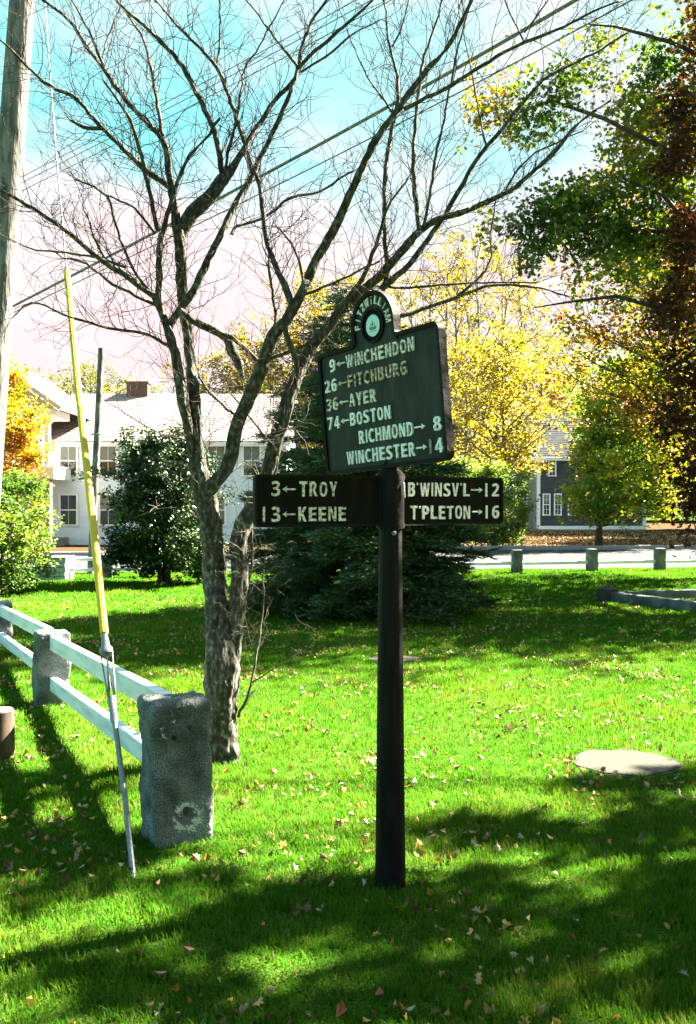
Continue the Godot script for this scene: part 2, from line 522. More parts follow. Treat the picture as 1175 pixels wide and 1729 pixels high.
# a tree or bush: o = {h, r, cr, c0, limbs, subs, n, leaf, pal, bark, mat, seed, lobed, stems, lean, upright}
func tree(called: String, label: String, category: String, base: Vector3, o: Dictionary, group := "") -> Node3D:
	var r := RandomNumberGenerator.new()
	r.seed = o.seed
	var root := thing(called, label, category, base, group)
	var h: float = o.h
	var cr: float = o.cr
	var c0: float = o.c0
	var tr: float = o.r
	var s := Shape.new()
	var lean: Vector3 = o.get("lean", Vector3(r.randf_range(-0.05, 0.05), 0, r.randf_range(-0.05, 0.05)) * h)
	var stems: int = o.get("stems", 1)
	var trunks := []
	for k in stems:
		var pts := PackedVector3Array()
		var rad := PackedFloat32Array()
		var off := Vector3.ZERO
		var out := Vector3.ZERO
		if stems > 1:
			var a := TAU * k / stems + r.randf()
			off = Vector3(cos(a), 0, sin(a)) * tr * 1.6
			out = Vector3(cos(a), 0, sin(a)) * cr * 0.45
		for i in 9:
			var t := i / 8.0
			pts.append(base + off + Vector3(0, -0.05 + t * h * 0.88, 0) + (lean + out) * t * t + Vector3(r.randfn(0, 1), 0, r.randfn(0, 1)) * h * 0.008 * (1.0 if i > 0 else 0.0))
			rad.append(tr * (1.35 if i == 0 else 1.0) * lerpf(1.0, 0.16, pow(t, 0.8)))
		s.tube(pts, rad, 8, Color.WHITE, 0.12, k)
		trunks.append(pts)
	var spots := []
	var limbs: int = o.limbs
	for i in limbs:
		var tk: PackedVector3Array = trunks[i % stems]
		var t := (i + r.randf()) / limbs
		var y := lerpf(c0, h, t)
		var prof := sqrt(maxf(0.0, 1.0 - pow(absf(2.0 * (t - 0.42) / 1.16), 2.2)))
		var az := i * 2.39996 + r.randf_range(-0.4, 0.4)
		var reach := cr * prof * r.randf_range(0.62, 1.05) + 0.05
		var tgt: Vector3 = base + o.get("shift", Vector3.ZERO) + lean * t + Vector3(cos(az) * reach, y, sin(az) * reach)
		var st_y := clampf(y - reach * o.get("upright", 0.7) * r.randf_range(0.6, 1.2), h * 0.12, h * 0.84)
		var ft := clampf(st_y / (h * 0.88), 0, 0.999) * 8.0
		var a: Vector3 = tk[int(ft)].lerp(tk[int(ft) + 1], ft - int(ft))
		var ctl := a.lerp(tgt, 0.55) + Vector3(0, -reach * 0.12, 0) + Vector3(r.randfn(0, 0.08), 0, r.randfn(0, 0.08)) * reach
		var lr := tr * lerpf(0.42, 0.16, t)
		var pts := bezier(a, ctl, tgt, 6)
		s.tube(pts, taper(6, lr, lr * 0.22), 5)
		var subs: int = o.get("subs", 5)
		for k in subs:
			var q := r.randf_range(0.3, 0.98)
			var b := a.lerp(ctl, q).lerp(ctl.lerp(tgt, q), q)
			var e := b + (tgt - a).normalized() * cr * r.randf_range(0.0, 0.22) + Vector3(r.randfn(0, 1), r.randfn(0.25, 0.7), r.randfn(0, 1)) * cr * 0.2
			var m := b.lerp(e, 0.5) + Vector3(r.randfn(0, 1), r.randfn(0, 1), r.randfn(0, 1)) * cr * 0.03
			s.tube(bezier(b, m, e, 3), taper(3, lr * 0.35, lr * 0.1), 3)
			spots.append([b, e])
		spots.append([a.lerp(tgt, 0.7), tgt])
	put("trunk", s, o.bark, root)
	var xf := []
	var cols := PackedColorArray()
	var leaf: float = o.leaf
	var n: int = o.n
	var sig: float = o.get("sig", cr * 0.09)
	for i in n:
		var sp: Array = spots[r.randi() % spots.size()]
		var p0: Vector3 = sp[0]
		var p1: Vector3 = sp[1]
		var p := p0.lerp(p1, sqrt(r.randf())) + Vector3(r.randfn(0, sig), r.randfn(0, sig * 0.8), r.randfn(0, sig))
		if p.y < base.y + 0.06:
			continue
		var sc := leaf * r.randf_range(0.7, 1.3)
		xf.append(Transform3D(Basis.from_euler(Vector3(r.randf_range(-0.6, 0.6), r.randf_range(-PI, PI), r.randf_range(-0.6, 0.6))).scaled(Vector3.ONE * sc), p - base))
		cols.append(pick(o.pal, p, r))
	if xf.size() > 8:
		copies("crown", o.get("clump", M.clump), o.get("mat", M.leaf), xf, cols, root)
	return root

# ---------- lettering ----------
var glyphs := {}
const WIDTHS := {"I": 0.2, "1": 0.2, "W": 1.2, "M": 1.15, " ": 0.55, "'": 0.14, "J": 0.75, "F": 0.8, "E": 0.8, "L": 0.8}

func glyph(ch: String) -> Array:
	if not glyphs.has(ch):
		var t := TextMesh.new()
		var f := SystemFont.new()
		f.font_names = PackedStringArray(["Droid Sans"])
		f.font_weight = 700
		t.font = f
		t.text = ch
		t.font_size = 96
		t.pixel_size = 0.01
		t.depth = 0.1
		t.curve_step = 1.5
		var a := t.surface_get_arrays(0)
		var v: PackedVector3Array = a[Mesh.ARRAY_VERTEX]
		var n: PackedVector3Array = a[Mesh.ARRAY_NORMAL]
		var ix: PackedInt32Array = a[Mesh.ARRAY_INDEX]
		var box := AABB(v[0], Vector3.ZERO)
		for p in v:
			box = box.expand(p)
		glyphs[ch] = [v, n, ix, box]
	return glyphs[ch]

func letter(s: Shape, ch: String, x: Transform3D, x0: float, x1: float, y0: float, y1: float, z0: float, z1: float) -> void:
	var thin := ch == "1" or ch == "I" or ch == "'"
	if thin:
		var hh := y1 - y0
		var c := Vector3((x0 + x1) * 0.5, (y0 + y1) * 0.5, (z0 + z1) * 0.5)
		if ch == "'":
			c.y = y1 - hh * 0.1
			hh *= 0.2
		s.box(x * Transform3D(Basis(), c), Vector3(x1 - x0, hh, z1 - z0), 0.0012)
		return
	var g := glyph(ch)
	var v: PackedVector3Array = g[0]
	var n: PackedVector3Array = g[1]
	var ix: PackedInt32Array = g[2]
	var box: AABB = g[3]
	var first := s.v.size()
	for i in v.size():
		var q := (v[i] - box.position) / box.size
		s.vert(x * Vector3(lerpf(x0, x1, q.x), lerpf(y0, y1, q.y), lerpf(z0, z1, q.z)), (x.basis * n[i]).normalized())
	for i in range(0, ix.size(), 3):
		s.tri(first + ix[i], first + ix[i + 1], first + ix[i + 2])

func line_of(s: Shape, text: String, x: Transform3D, x0: float, x1: float, y0: float, y1: float, z0: float, z1: float, gap := 0.28) -> void:
	var total := 0.0
	for i in text.length():
		total += WIDTHS.get(text[i], 0.85) + (gap if i > 0 else 0.0)
	var k := (x1 - x0) / total
	var cur := x0
	for i in text.length():
		var w: float = WIDTHS.get(text[i], 0.85) * k
		if text[i] != " ":
			letter(s, text[i], x, cur, cur + w, y0 + sin(i * 2.7 + x0 * 50.0) * 0.0008, y1 + sin(i * 1.9 + y0 * 50.0) * 0.0008, z0, z1)
		cur += w + gap * k

func arrow(s: Shape, x: Transform3D, tail: float, tip: float, y: float, z0: float, z1: float) -> void:
	var d := signf(tip - tail)
	s.box(x * Transform3D(Basis(), Vector3((tail + tip) * 0.5 - d * 0.004, y, (z0 + z1) * 0.5)), Vector3(absf(tip - tail) - 0.012, 0.007, z1 - z0), 0.001)
	var o := PackedVector2Array([Vector2(tip, y), Vector2(tip - d * 0.02, y + 0.011), Vector2(tip - d * 0.014, y), Vector2(tip - d * 0.02, y - 0.011)])
	if d < 0:
		o = PackedVector2Array([Vector2(tip, y), Vector2(tip + 0.02, y - 0.011), Vector2(tip + 0.014, y), Vector2(tip + 0.02, y + 0.011)])
	else:
		o.reverse()
	s.slab(x, o, z0, z1 + 0.0006)

func inset(o: PackedVector2Array, by: float) -> PackedVector2Array:
	var out := PackedVector2Array()
	var m := o.size()
	for i in m:
		var a := (o[i] - o[(i + m - 1) % m]).normalized()
		var b := (o[(i + 1) % m] - o[i]).normalized()
		var na := Vector2(-a.y, a.x)
		var nb := Vector2(-b.y, b.x)
		var nn := (na + nb).normalized()
		out.append(o[i] + nn * by / maxf(0.6, nn.dot(na)))
	return out

func arc(o: PackedVector2Array, c: Vector2, r: float, a0: float, a1: float, n: int) -> void:
	for i in n + 1:
		var a := deg_to_rad(lerpf(a0, a1, float(i) / n))
		o.append(c + Vector2(cos(a), sin(a)) * r)

func turned(yaw: float, roll: float, tilt: float, where: Vector3) -> Transform3D:
	return Transform3D(Basis(Vector3.UP, yaw) * Basis(Vector3(0, 0, 1), roll) * Basis(Vector3.RIGHT, tilt), where)

# ---------- the direction sign ----------
func build_sign() -> void:
	var foot := Vector3(0.177, 0, -4.10)
	var root := thing("direction_sign", "black cast iron direction sign with white raised town names on a tapered post", "sign", foot)
	# post: tapered, eight-sided with hollow flutes, on a buried foot
	var s := Shape.new()
	var pts := PackedVector3Array()
	var rad := PackedFloat32Array()
	for i in 15:
		var t := i / 14.0
		pts.append(foot + Vector3(0, -0.12 + t * 1.66, 0))
		rad.append(lerpf(0.070, 0.051, t) * (1.06 if i == 0 else 1.0))
	var sides := 32
	var start := 0
	for i in pts.size():
		for k in sides:
			var a := TAU * k / sides + 0.5
			var d := Vector3(cos(a), 0, sin(a))
			var q := 1.0 - 0.075 * pow(absf(cos(a * 4.0)), 0.7)
			s.vert(pts[i] + d * rad[i] * q, (d + Vector3(-sin(a), 0, cos(a)) * 0.25 * sin(a * 8.0)).normalized())
	for i in pts.size() - 1:
		for k in sides:
			var a := start + i * sides + k
			var b := start + i * sides + (k + 1) % sides
			s.tri(a, b, a + sides)
			s.tri(b, b + sides, a + sides)
	put("post", s, M.iron, root)
	# collar that holds the two arms
	s = Shape.new()
	var hub := PackedVector3Array()
	var hub_r := PackedFloat32Array()
	for q in [[-0.115, 0.052], [-0.110, 0.060], [-0.098, 0.0605], [-0.092, 0.0575], [0.085, 0.0575], [0.092, 0.061], [0.106, 0.061], [0.116, 0.053], [0.135, 0.034], [0.15, 0.026], [0.19, 0.024]]:
		hub.append(foot + Vector3(0, 1.61 + q[0], 0))
		hub_r.append(q[1])
	s.tube(hub, hub_r, 28)
	var collar := put("collar", s, M.iron, root)
	s = Shape.new()
	s.rod(foot + Vector3(0.012, 1.478, 0.052), foot + Vector3(0.014, 1.476, 0.064), 0.011, 0.008, 10)
	put("set_screw", s, M.steel, collar)
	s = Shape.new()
	s.box(Transform3D(Basis(Vector3.UP, 0.5) * Basis(Vector3(0, 0, 1), 0.06), foot + Vector3(0.056, 1.655, 0.034)), Vector3(0.006, 0.064, 0.006), 0.002)  # pale sliver standing in for a sun glint on the collar edge
	put("painted_glint", s, M.paint, collar, "sunlight glint painted as a pale streak on the collar edge")

	# the two arms lie in one plane
	var bx := turned(0.4976, 0.0, 0.0, Vector3(0.163, 1.610, -4.08))
	for e in 2:
		var o := PackedVector2Array()
		var x0 := -0.5955 if e == 0 else 0.045
		var x1 := -0.035 if e == 0 else 0.5955
		var ra := 0.018 if e == 0 else 0.004
		var rb := 0.004 if e == 0 else 0.024
		arc(o, Vector2(x1 - rb, -0.102 + rb), rb, -90, 0, 6)
		arc(o, Vector2(x1 - rb, 0.102 - rb), rb, 0, 90, 6)
		arc(o, Vector2(x0 + ra, 0.102 - ra), ra, 90, 180, 6)
		arc(o, Vector2(x0 + ra, -0.102 + ra), ra, 180, 270, 6)
		s = Shape.new()
		s.slab(bx, o, -0.016, 0.0)
		var arm := put("arm_plate", s, M.arm_face, root, ["short arm plate reading 3 TROY and 13 KEENE", "short arm plate reading B'WINSV'L 12 and T'PLETON 16"][e])
		s = Shape.new()
		s.border(bx, inset(o, -0.001), inset(o, 0.009), -0.018, 0.006)
		put("raised_rim", s, M.iron, arm)
		var z1 := 0.0055
		if e == 0:
			s = Shape.new()
			line_of(s, "3", bx, -0.526, -0.490, 0.019, 0.077, 0.0, z1)
			arrow(s, bx, -0.420, -0.480, 0.046, 0.0, z1)
			line_of(s, "TROY", bx, -0.405, -0.238, 0.018, 0.077, 0.0, z1)
			put("lettering", s, M.worn_paint, arm, "rust stained line reading 3 and TROY")
			s = Shape.new()
			line_of(s, "1", bx, -0.563, -0.554, -0.082, -0.023, 0.0, z1)
			line_of(s, "3", bx, -0.526, -0.490, -0.082, -0.023, 0.0, z1)
			arrow(s, bx, -0.421, -0.481, -0.053, 0.0, z1)
			line_of(s, "KEENE", bx, -0.410, -0.198, -0.081, -0.024, 0.0, z1)
			put("lettering", s, M.worn_paint, arm, "line reading 13 and KEENE")
		else:
			s = Shape.new()
			line_of(s, "B'WINSV'L", bx, 0.100, 0.414, 0.020, 0.078, 0.0, z1, 0.26)
			arrow(s, bx, 0.422, 0.484, 0.049, 0.0, z1)
			line_of(s, "1", bx, 0.499, 0.510, 0.020, 0.078, 0.0, z1)
			line_of(s, "2", bx, 0.536, 0.573, 0.020, 0.078, 0.0, z1)
			put("lettering", s, M.paint, arm, "line reading B'WINSV'L 12")
			s = Shape.new()
			line_of(s, "T'PLETON", bx, 0.112, 0.417, -0.077, -0.020, 0.0, z1, 0.24)
			arrow(s, bx, 0.427, 0.484, -0.047, 0.0, z1)
			line_of(s, "1", bx, 0.501, 0.512, -0.077, -0.020, 0.0, z1)
			line_of(s, "6", bx, 0.537, 0.574, -0.077, -0.020, 0.0, z1)
			put("lettering", s, M.paint, arm, "line reading T'PLETON 16")

	# the large panel with its round head, twisted on the post and leaning a little
	var px := turned(-0.9236, 0.0510, 0.0548, Vector3(0.1307, 2.0139, -4.08))
	var po := PackedVector2Array()
	var hw := 0.3985
	var hh := 0.2682
	var cr := 0.035
	arc(po, Vector2(hw - cr, -hh + cr), cr, -90, 0, 8)
	arc(po, Vector2(hw - cr, hh - cr), cr, 0, 90, 8)
	po.append(Vector2(0.152, hh))
	arc(po, Vector2(0.152, hh + 0.012), 0.012, -90, -180, 4)
	arc(po, Vector2(0, 0.327), 0.14, 0, 180, 28)
	arc(po, Vector2(-0.152, hh + 0.012), 0.012, 0, -90, 4)
	arc(po, Vector2(-hw + cr, hh - cr), cr, 90, 180, 8)
	arc(po, Vector2(-hw + cr, -hh + cr), cr, 180, 270, 8)
	s = Shape.new()
	s.slab(px, po, -0.022, 0.0)
	var panel := put("town_panel", s, M.iron_face, root, "large tilted panel with a round head listing six towns")
	s = Shape.new()
	s.border(px, inset(po, -0.001), inset(po, 0.015), -0.026, 0.011)
	put("raised_rim", s, M.iron, panel)
	s = Shape.new()
	var under := px * Vector3(0.03, -hh + 0.01, -0.012)
	s.tube(PackedVector3Array([foot + Vector3(0, 1.74, 0), foot.lerp(under, 0.4) * Vector3(1, 0, 1) + Vector3(0, 1.755, 0), under]), PackedFloat32Array([0.034, 0.026, 0.03]), 12)
	put("panel_bracket", s, M.iron, root)
	var lines := [
		["9", "WINCHENDON", 0.179, 0.234, -0.318, -0.198, 0.246, M.worn_paint],
		["26", "FITCHBURG", 0.094, 0.148, -0.364, -0.196, 0.192, M.rusty_paint],
		["36", "AYER", 0.012, 0.066, -0.362, -0.195, -0.014, M.worn_paint],
		["74", "BOSTON", -0.070, -0.015, -0.365, -0.199, 0.071, M.paint]]
	var z1 := 0.007
	for l in lines:
		s = Shape.new()
		line_of(s, l[0], px, l[4], -0.278, l[2], l[3], 0.0, z1)
		put("lettering", s, M.paint if l[0] != "36" else M.worn_paint, panel, "distance %s" % l[0])
		s = Shape.new()
		arrow(s, px, -0.206, -0.266, (l[2] + l[3]) * 0.5, 0.0, z1)
		line_of(s, l[1], px, l[5], l[6], l[2], l[3], 0.0, z1)
		put("lettering", s, l[7], panel, "town name %s" % l[1])
	for l in [["RICHMOND", -0.153, -0.097, -0.147, 0.203], ["WINCHESTER", -0.235, -0.179, -0.242, 0.205]]:
		s = Shape.new()
		line_of(s, l[0], px, l[3], l[4], l[1], l[2], 0.0, z1)
		arrow(s, px, 0.211, 0.276, (l[1] + l[2]) * 0.5 + 0.001, 0.0, z1)
		if l[0] == "RICHMOND":
			line_of(s, "8", px, 0.325, 0.370, l[1] + 0.003, l[2] + 0.003, 0.0, z1)
		else:
			line_of(s, "4", px, 0.326, 0.371, l[1], l[2], 0.0, z1)
		put("lettering", s, M.paint, panel, "town name %s" % l[0])
	s = Shape.new()
	line_of(s, "1", px, 0.293, 0.304, -0.235, -0.179, 0.0, z1)
	put("lettering", s, M.rusty_paint, panel, "rusty first digit of 14")
	# town name round the head
	s = Shape.new()
	var word := "FITZWILLIAM"
	for i in word.length():
		var a := deg_to_rad(lerpf(176.0, 4.0, i / 10.0))
		var c := Vector2(0, 0.327) + Vector2(cos(a), sin(a)) * 0.103
		var lx := px * Transform3D(Basis(Vector3(0, 0, 1), a - PI / 2), Vector3(c.x, c.y, 0))
		var w: float = WIDTHS.get(word[i], 0.85) * 0.024
		letter(s, word[i], lx, -w * 0.5, w * 0.5, -0.017, 0.017, 0.0, 0.006)
	put("lettering", s, M.worn_paint, panel, "curved town name FITZWILLIAM")
	# emblem
	s = Shape.new()
	var ring := PackedVector2Array()
	arc(ring, Vector2(0, 0.325), 0.072, 0, 352, 44)
	s.border(px, ring, inset(ring, 0.008), 0.0, 0.011)
	s.border(px, inset(ring, 0.022), inset(ring, 0.026), 0.0, 0.008)
	for i in 34:
		var a := TAU * i / 34.0
		var lx := px * Transform3D(Basis(Vector3(0, 0, 1), a), Vector3(0, 0.325, 0) + Vector3(cos(a), sin(a), 0) * 0.057)
		s.box(lx * Transform3D(Basis(), Vector3(0, 0, 0.003)), Vector3(0.008 if i % 5 else 0.004, 0.0042, 0.004), 0.0008)
	put("emblem_ring", s, M.iron, panel)
	s = Shape.new()
	var disc := PackedVector2Array()
	arc(disc, Vector2(0, 0.325), 0.045, 0, 352, 44)
	s.slab(px, disc, 0.0, 0.005)
	put("emblem_disc", s, M.emblem, panel, "pale blue round emblem")
	s = Shape.new()
	s.slab(px, PackedVector2Array([Vector2(-0.018, 0.308), Vector2(0.018, 0.308), Vector2(0.025, 0.322), Vector2(0.008, 0.318), Vector2(-0.012, 0.321), Vector2(-0.025, 0.320)]), 0.005, 0.0064)
	for q in [[-0.012, 0.014], [0.0, 0.026], [0.012, 0.012]]:
		s.slab(px, PackedVector2Array([Vector2(q[0] - 0.001, 0.319), Vector2(q[0] + 0.001, 0.319), Vector2(q[0] + 0.001, 0.324 + q[1]), Vector2(q[0] - 0.001, 0.324 + q[1])]), 0.005, 0.0062)
	s.slab(px, PackedVector2Array([Vector2(-0.009, 0.326), Vector2(0.006, 0.326), Vector2(-0.001, 0.345)]), 0.005, 0.006)
	s.slab(px, PackedVector2Array([Vector2(-0.022, 0.301), Vector2(0.020, 0.301), Vector2(0.020, 0.303), Vector2(-0.022, 0.303)]), 0.005, 0.006)
	put("emblem_print", s, M.emblem_print, panel, "small brown ship shape on the emblem")

# ---------- the bare tree ----------
# limbs traced over the photograph: [u, v, width in pixels]; depth wanders away from the trunk's
const LIMBS := [
	[0.0, [[378, 1322, 98], [377, 1304, 78], [376, 1282, 63], [375, 1230, 57], [373, 1170, 58], [373, 1120, 60], [370, 1080, 46], [366, 1020, 40], [361, 950, 38], [354, 880, 38], [345, 825, 38], [336, 790, 30], [330, 755, 22]]],
	[0.1, [[383, 1150, 40], [392, 1090, 34], [401, 1020, 30], [404, 960, 30], [402, 920, 30], [412, 885, 30], [432, 850, 28], [450, 805, 27], [464, 749, 25], [476, 715, 24], [490, 668, 23], [506, 625, 21], [528, 582, 20], [551, 556, 18], [585, 512, 16], [612, 490, 15], [640, 467, 15], [663, 441, 14], [697, 402, 13], [718, 383, 12], [745, 369, 11], [789, 355, 9], [844, 330, 8], [871, 315, 7], [934, 259, 6], [961, 225, 5], [985, 201, 4], [1030, 170, 3]]],
	[-0.1, [[336, 800, 22], [322, 735, 19], [310, 680, 18], [301, 625, 16], [288, 575, 14], [277, 540, 13], [269, 504, 11], [269, 453, 10], [272, 405, 9], [286, 351, 8], [300, 304, 7], [312, 277, 6], [327, 255, 5], [344, 238, 4], [370, 200, 3]]],
	[0.15, [[338, 795, 22], [332, 720, 19], [326, 650, 18], [321, 600, 17], [309, 500, 18], [305, 420, 18], [300, 391, 16], [293, 340, 13], [286, 289, 11], [276, 238, 10], [245, 204, 9], [211, 167, 8], [177, 119, 7], [146, 78, 6], [116, 34, 5], [75, 0, 4], [50, -30, 3]]],
	[-0.3, [[348, 830, 26], [375, 802, 22], [391, 768, 21], [396, 735, 21], [405, 705, 22], [425, 660, 22], [445, 612, 21], [459, 571, 20], [482, 541, 18], [499, 513, 17], [513, 485, 15], [540, 428, 14], [574, 367, 13], [602, 304, 12], [634, 238, 12], [668, 190, 11], [712, 129, 9], [753, 82, 7], [785, 25, 6], [801, -10, 5], [815, -50, 4]]],
	[0.4, [[493, 513, 13], [469, 455, 10], [452, 411, 9], [443, 350, 8], [436, 303, 7], [428, 285, 5]]],
	[-0.35, [[682, 184, 8], [720, 165, 7], [763, 143, 7], [845, 92, 6], [886, 71, 6], [940, 51, 5], [1000, 20, 4], [1050, 0, 3]]],
	[0.3, [[886, 71, 4], [872, 45, 3], [856, 10, 3], [845, -20, 2]]],
	[0.2, [[886, 55, 3], [905, 30, 3], [925, 0, 2]]],
	[0.35, [[708, 392, 9], [705, 370, 8], [699, 301, 8], [699, 255, 7], [705, 170, 6], [716, 95, 5], [736, 41, 4], [746, 0, 3]]],
	[-0.4, [[716, 380, 6], [728, 318, 5], [738, 250, 5], [746, 221, 4], [763, 129, 4], [780, 54, 3], [797, 0, 3]]],
	[0.25, [[644, 487, 12], [690, 447, 10], [731, 393, 9], [759, 349, 9], [783, 308, 8], [796, 284, 8], [821, 248, 7], [845, 221, 7], [889, 167, 6], [930, 126, 5], [1000, 92, 4], [1060, 55, 3]]],
	[-0.3, [[821, 246, 4], [810, 200, 3], [800, 140, 3], [790, 90, 2], [782, 55, 2]]],
	[0.3, [[852, 327, 4], [868, 295, 4], [895, 265, 3], [940, 240, 3], [985, 220, 2]]],
	[0.3, [[650, 480, 9], [654, 461, 9], [650, 380, 8], [650, 301, 8], [661, 221, 7], [671, 170, 6], [670, 126, 5], [658, 75, 4], [648, 0, 3]]],
	[-0.2, [[662, 80, 3], [675, 55, 3], [690, 0, 2]]],
	[-0.4, [[560, 548, 9], [590, 500, 8], [612, 471, 8], [629, 430, 7], [643, 386, 6], [660, 340, 4], [690, 300, 3]]],
	[0.5, [[600, 505, 10], [640, 540, 9], [680, 532, 9], [711, 522, 8], [772, 502, 7], [806, 488, 6], [840, 481, 5], [900, 485, 4], [960, 500, 3]]],
	[0.3, [[772, 500, 5], [806, 471, 4], [827, 444, 4], [829, 400, 3], [837, 338, 3]]],
	[-0.3, [[655, 485, 5], [690, 486, 5], [760, 480, 4], [830, 477, 3], [905, 478, 3]]],
	[-0.35, [[277, 538, 12], [259, 501, 11], [218, 470, 10], [177, 443, 9], [143, 416, 8], [102, 383, 7], [54, 351, 6], [0, 320, 5], [-50, 296, 4]]],
	[0.35, [[286, 552, 14], [300, 528, 14], [327, 491, 14], [343, 455, 13], [357, 426, 12], [375, 391, 12], [402, 337, 11], [426, 296, 10], [436, 272, 9], [460, 225, 8], [480, 184, 8], [497, 136, 7], [504, 112, 7], [511, 75, 6], [531, 27, 5], [552, 0, 4], [575, -30, 3]]],
	[-0.3, [[504, 114, 7], [545, 75, 6], [596, 31, 5], [630, 0, 3]]],
	[0.3, [[508, 122, 4], [560, 88, 4], [600, 55, 3], [645, 32, 2]]],
	[0.3, [[502, 110, 5], [480, 85, 4], [457, 54, 4], [436, 25, 3], [416, 0, 3]]],
	[-0.3, [[426, 294, 8], [416, 249, 7], [399, 201, 7], [382, 150, 6], [365, 112, 6], [327, 71, 5], [293, 37, 4], [262, 0, 3]]],
	[0.2, [[366, 112, 4], [371, 60, 3], [371, 0, 3]]],
	[-0.5, [[288, 318, 10], [238, 279, 9], [170, 214, 8], [129, 167, 7], [85, 146, 6], [44, 111, 5], [14, 78, 4], [-15, 55, 3]]],
	[0.3, [[172, 217, 7], [150, 216, 7], [135, 211, 6], [119, 203, 4]]],
	[0.4, [[274, 228, 8], [272, 218, 7], [262, 153, 6], [252, 99, 5], [238, 58, 4], [204, 10, 3]]],
	[-0.3, [[178, 121, 5], [170, 99, 5], [150, 51, 4], [122, 0, 3]]],
	[0.3, [[172, 97, 3], [183, 60, 3], [200, 15, 2]]],
	[-0.4, [[266, 391, 8], [252, 323, 7], [238, 265, 7], [225, 218, 6], [211, 187, 5], [174, 136, 4]]],
	[0.25, [[306, 398, 18], [317, 371, 22], [335, 350, 23], [354, 334, 22], [372, 308, 21], [381, 299, 18], [396, 276, 12], [412, 252, 9], [436, 211, 8], [463, 170, 8], [490, 143, 7], [506, 116, 6]]],
	[-0.35, [[376, 296, 11], [374, 289, 10], [361, 221, 9], [330, 153, 9], [300, 102, 8], [266, 65, 7], [221, 24, 5], [197, 0, 4]]],
	[0.3, [[378, 294, 5], [390, 240, 5], [403, 180, 4], [412, 120, 4], [432, 88, 3], [450, 55, 3], [480, 0, 2]]],
	[0.35, [[300, 521, 11], [327, 542, 12], [353, 554, 15], [384, 571, 18], [391, 595, 19], [404, 614, 15], [409, 640, 7]]],
	[-0.2, [[366, 560, 8], [390, 570, 8], [412, 588, 7], [435, 609, 6]]],
	[-0.3, [[284, 585, 8], [276, 579, 6], [238, 562, 5], [184, 554, 5], [119, 535, 4], [54, 511, 3], [20, 538, 2]]],
	[0.4, [[272, 520, 6], [230, 500, 5], [191, 480, 5], [146, 446, 4], [105, 436, 3]]],
	[-0.4, [[262, 503, 5], [225, 455, 5], [195, 380, 4], [180, 330, 4], [125, 302, 3]]],
	[0.4, [[216, 468, 5], [185, 448, 4], [160, 400, 4], [140, 345, 3]]],
	[0.35, [[213, 452, 5], [170, 436, 4], [110, 426, 4], [60, 422, 3], [30, 410, 2]]],
	[-0.4, [[262, 395, 4], [225, 350, 4], [180, 330, 3], [150, 310, 2]]],
	[0.4, [[392, 396, 6], [400, 382, 5], [443, 369, 5], [491, 334, 5], [538, 323, 4], [572, 303, 4], [596, 289, 3]]],
	[0.35, [[459, 571, 6], [465, 530, 5], [458, 480, 5], [452, 440, 4]]],
	[-0.4, [[508, 500, 6], [545, 485, 5], [590, 465, 4], [640, 440, 3]]],
	[0.4, [[512, 480, 5], [505, 440, 4], [485, 400, 4], [466, 382, 3]]],
	[0.3, [[448, 610, 8], [470, 600, 7], [500, 590, 5], [530, 575, 4]]],
	[-0.3, [[480, 548, 9], [488, 580, 10], [500, 610, 10], [503, 640, 10]]],
	[0.5, [[668, 200, 4], [650, 170, 4], [620, 130, 3], [590, 60, 2], [570, 0, 2]]],
	[-0.3, [[404, 705, 5], [370, 680, 4], [345, 650, 4], [335, 630, 3]]],
	[0.2, [[340, 770, 3], [318, 745, 3], [280, 735, 2], [240, 715, 2], [200, 690, 2]]],
	[-0.5, [[455, 745, 4], [430, 715, 4], [410, 690, 3], [390, 665, 3]]],
	[0.2, [[402, 1210, 6], [412, 1190, 5], [422, 1165, 5], [425, 1150, 4], [432, 1110, 4], [440, 1060, 3], [444, 1010, 3], [444, 960, 3]]],
	[-0.2, [[425, 1152, 3], [445, 1140, 2], [462, 1130, 2]]],
	[0.3, [[412, 905, 8], [420, 880, 7], [424, 900, 6], [425, 950, 5], [418, 990, 4]]],
]

func pixel_size(d: float) -> float:
	return d / F

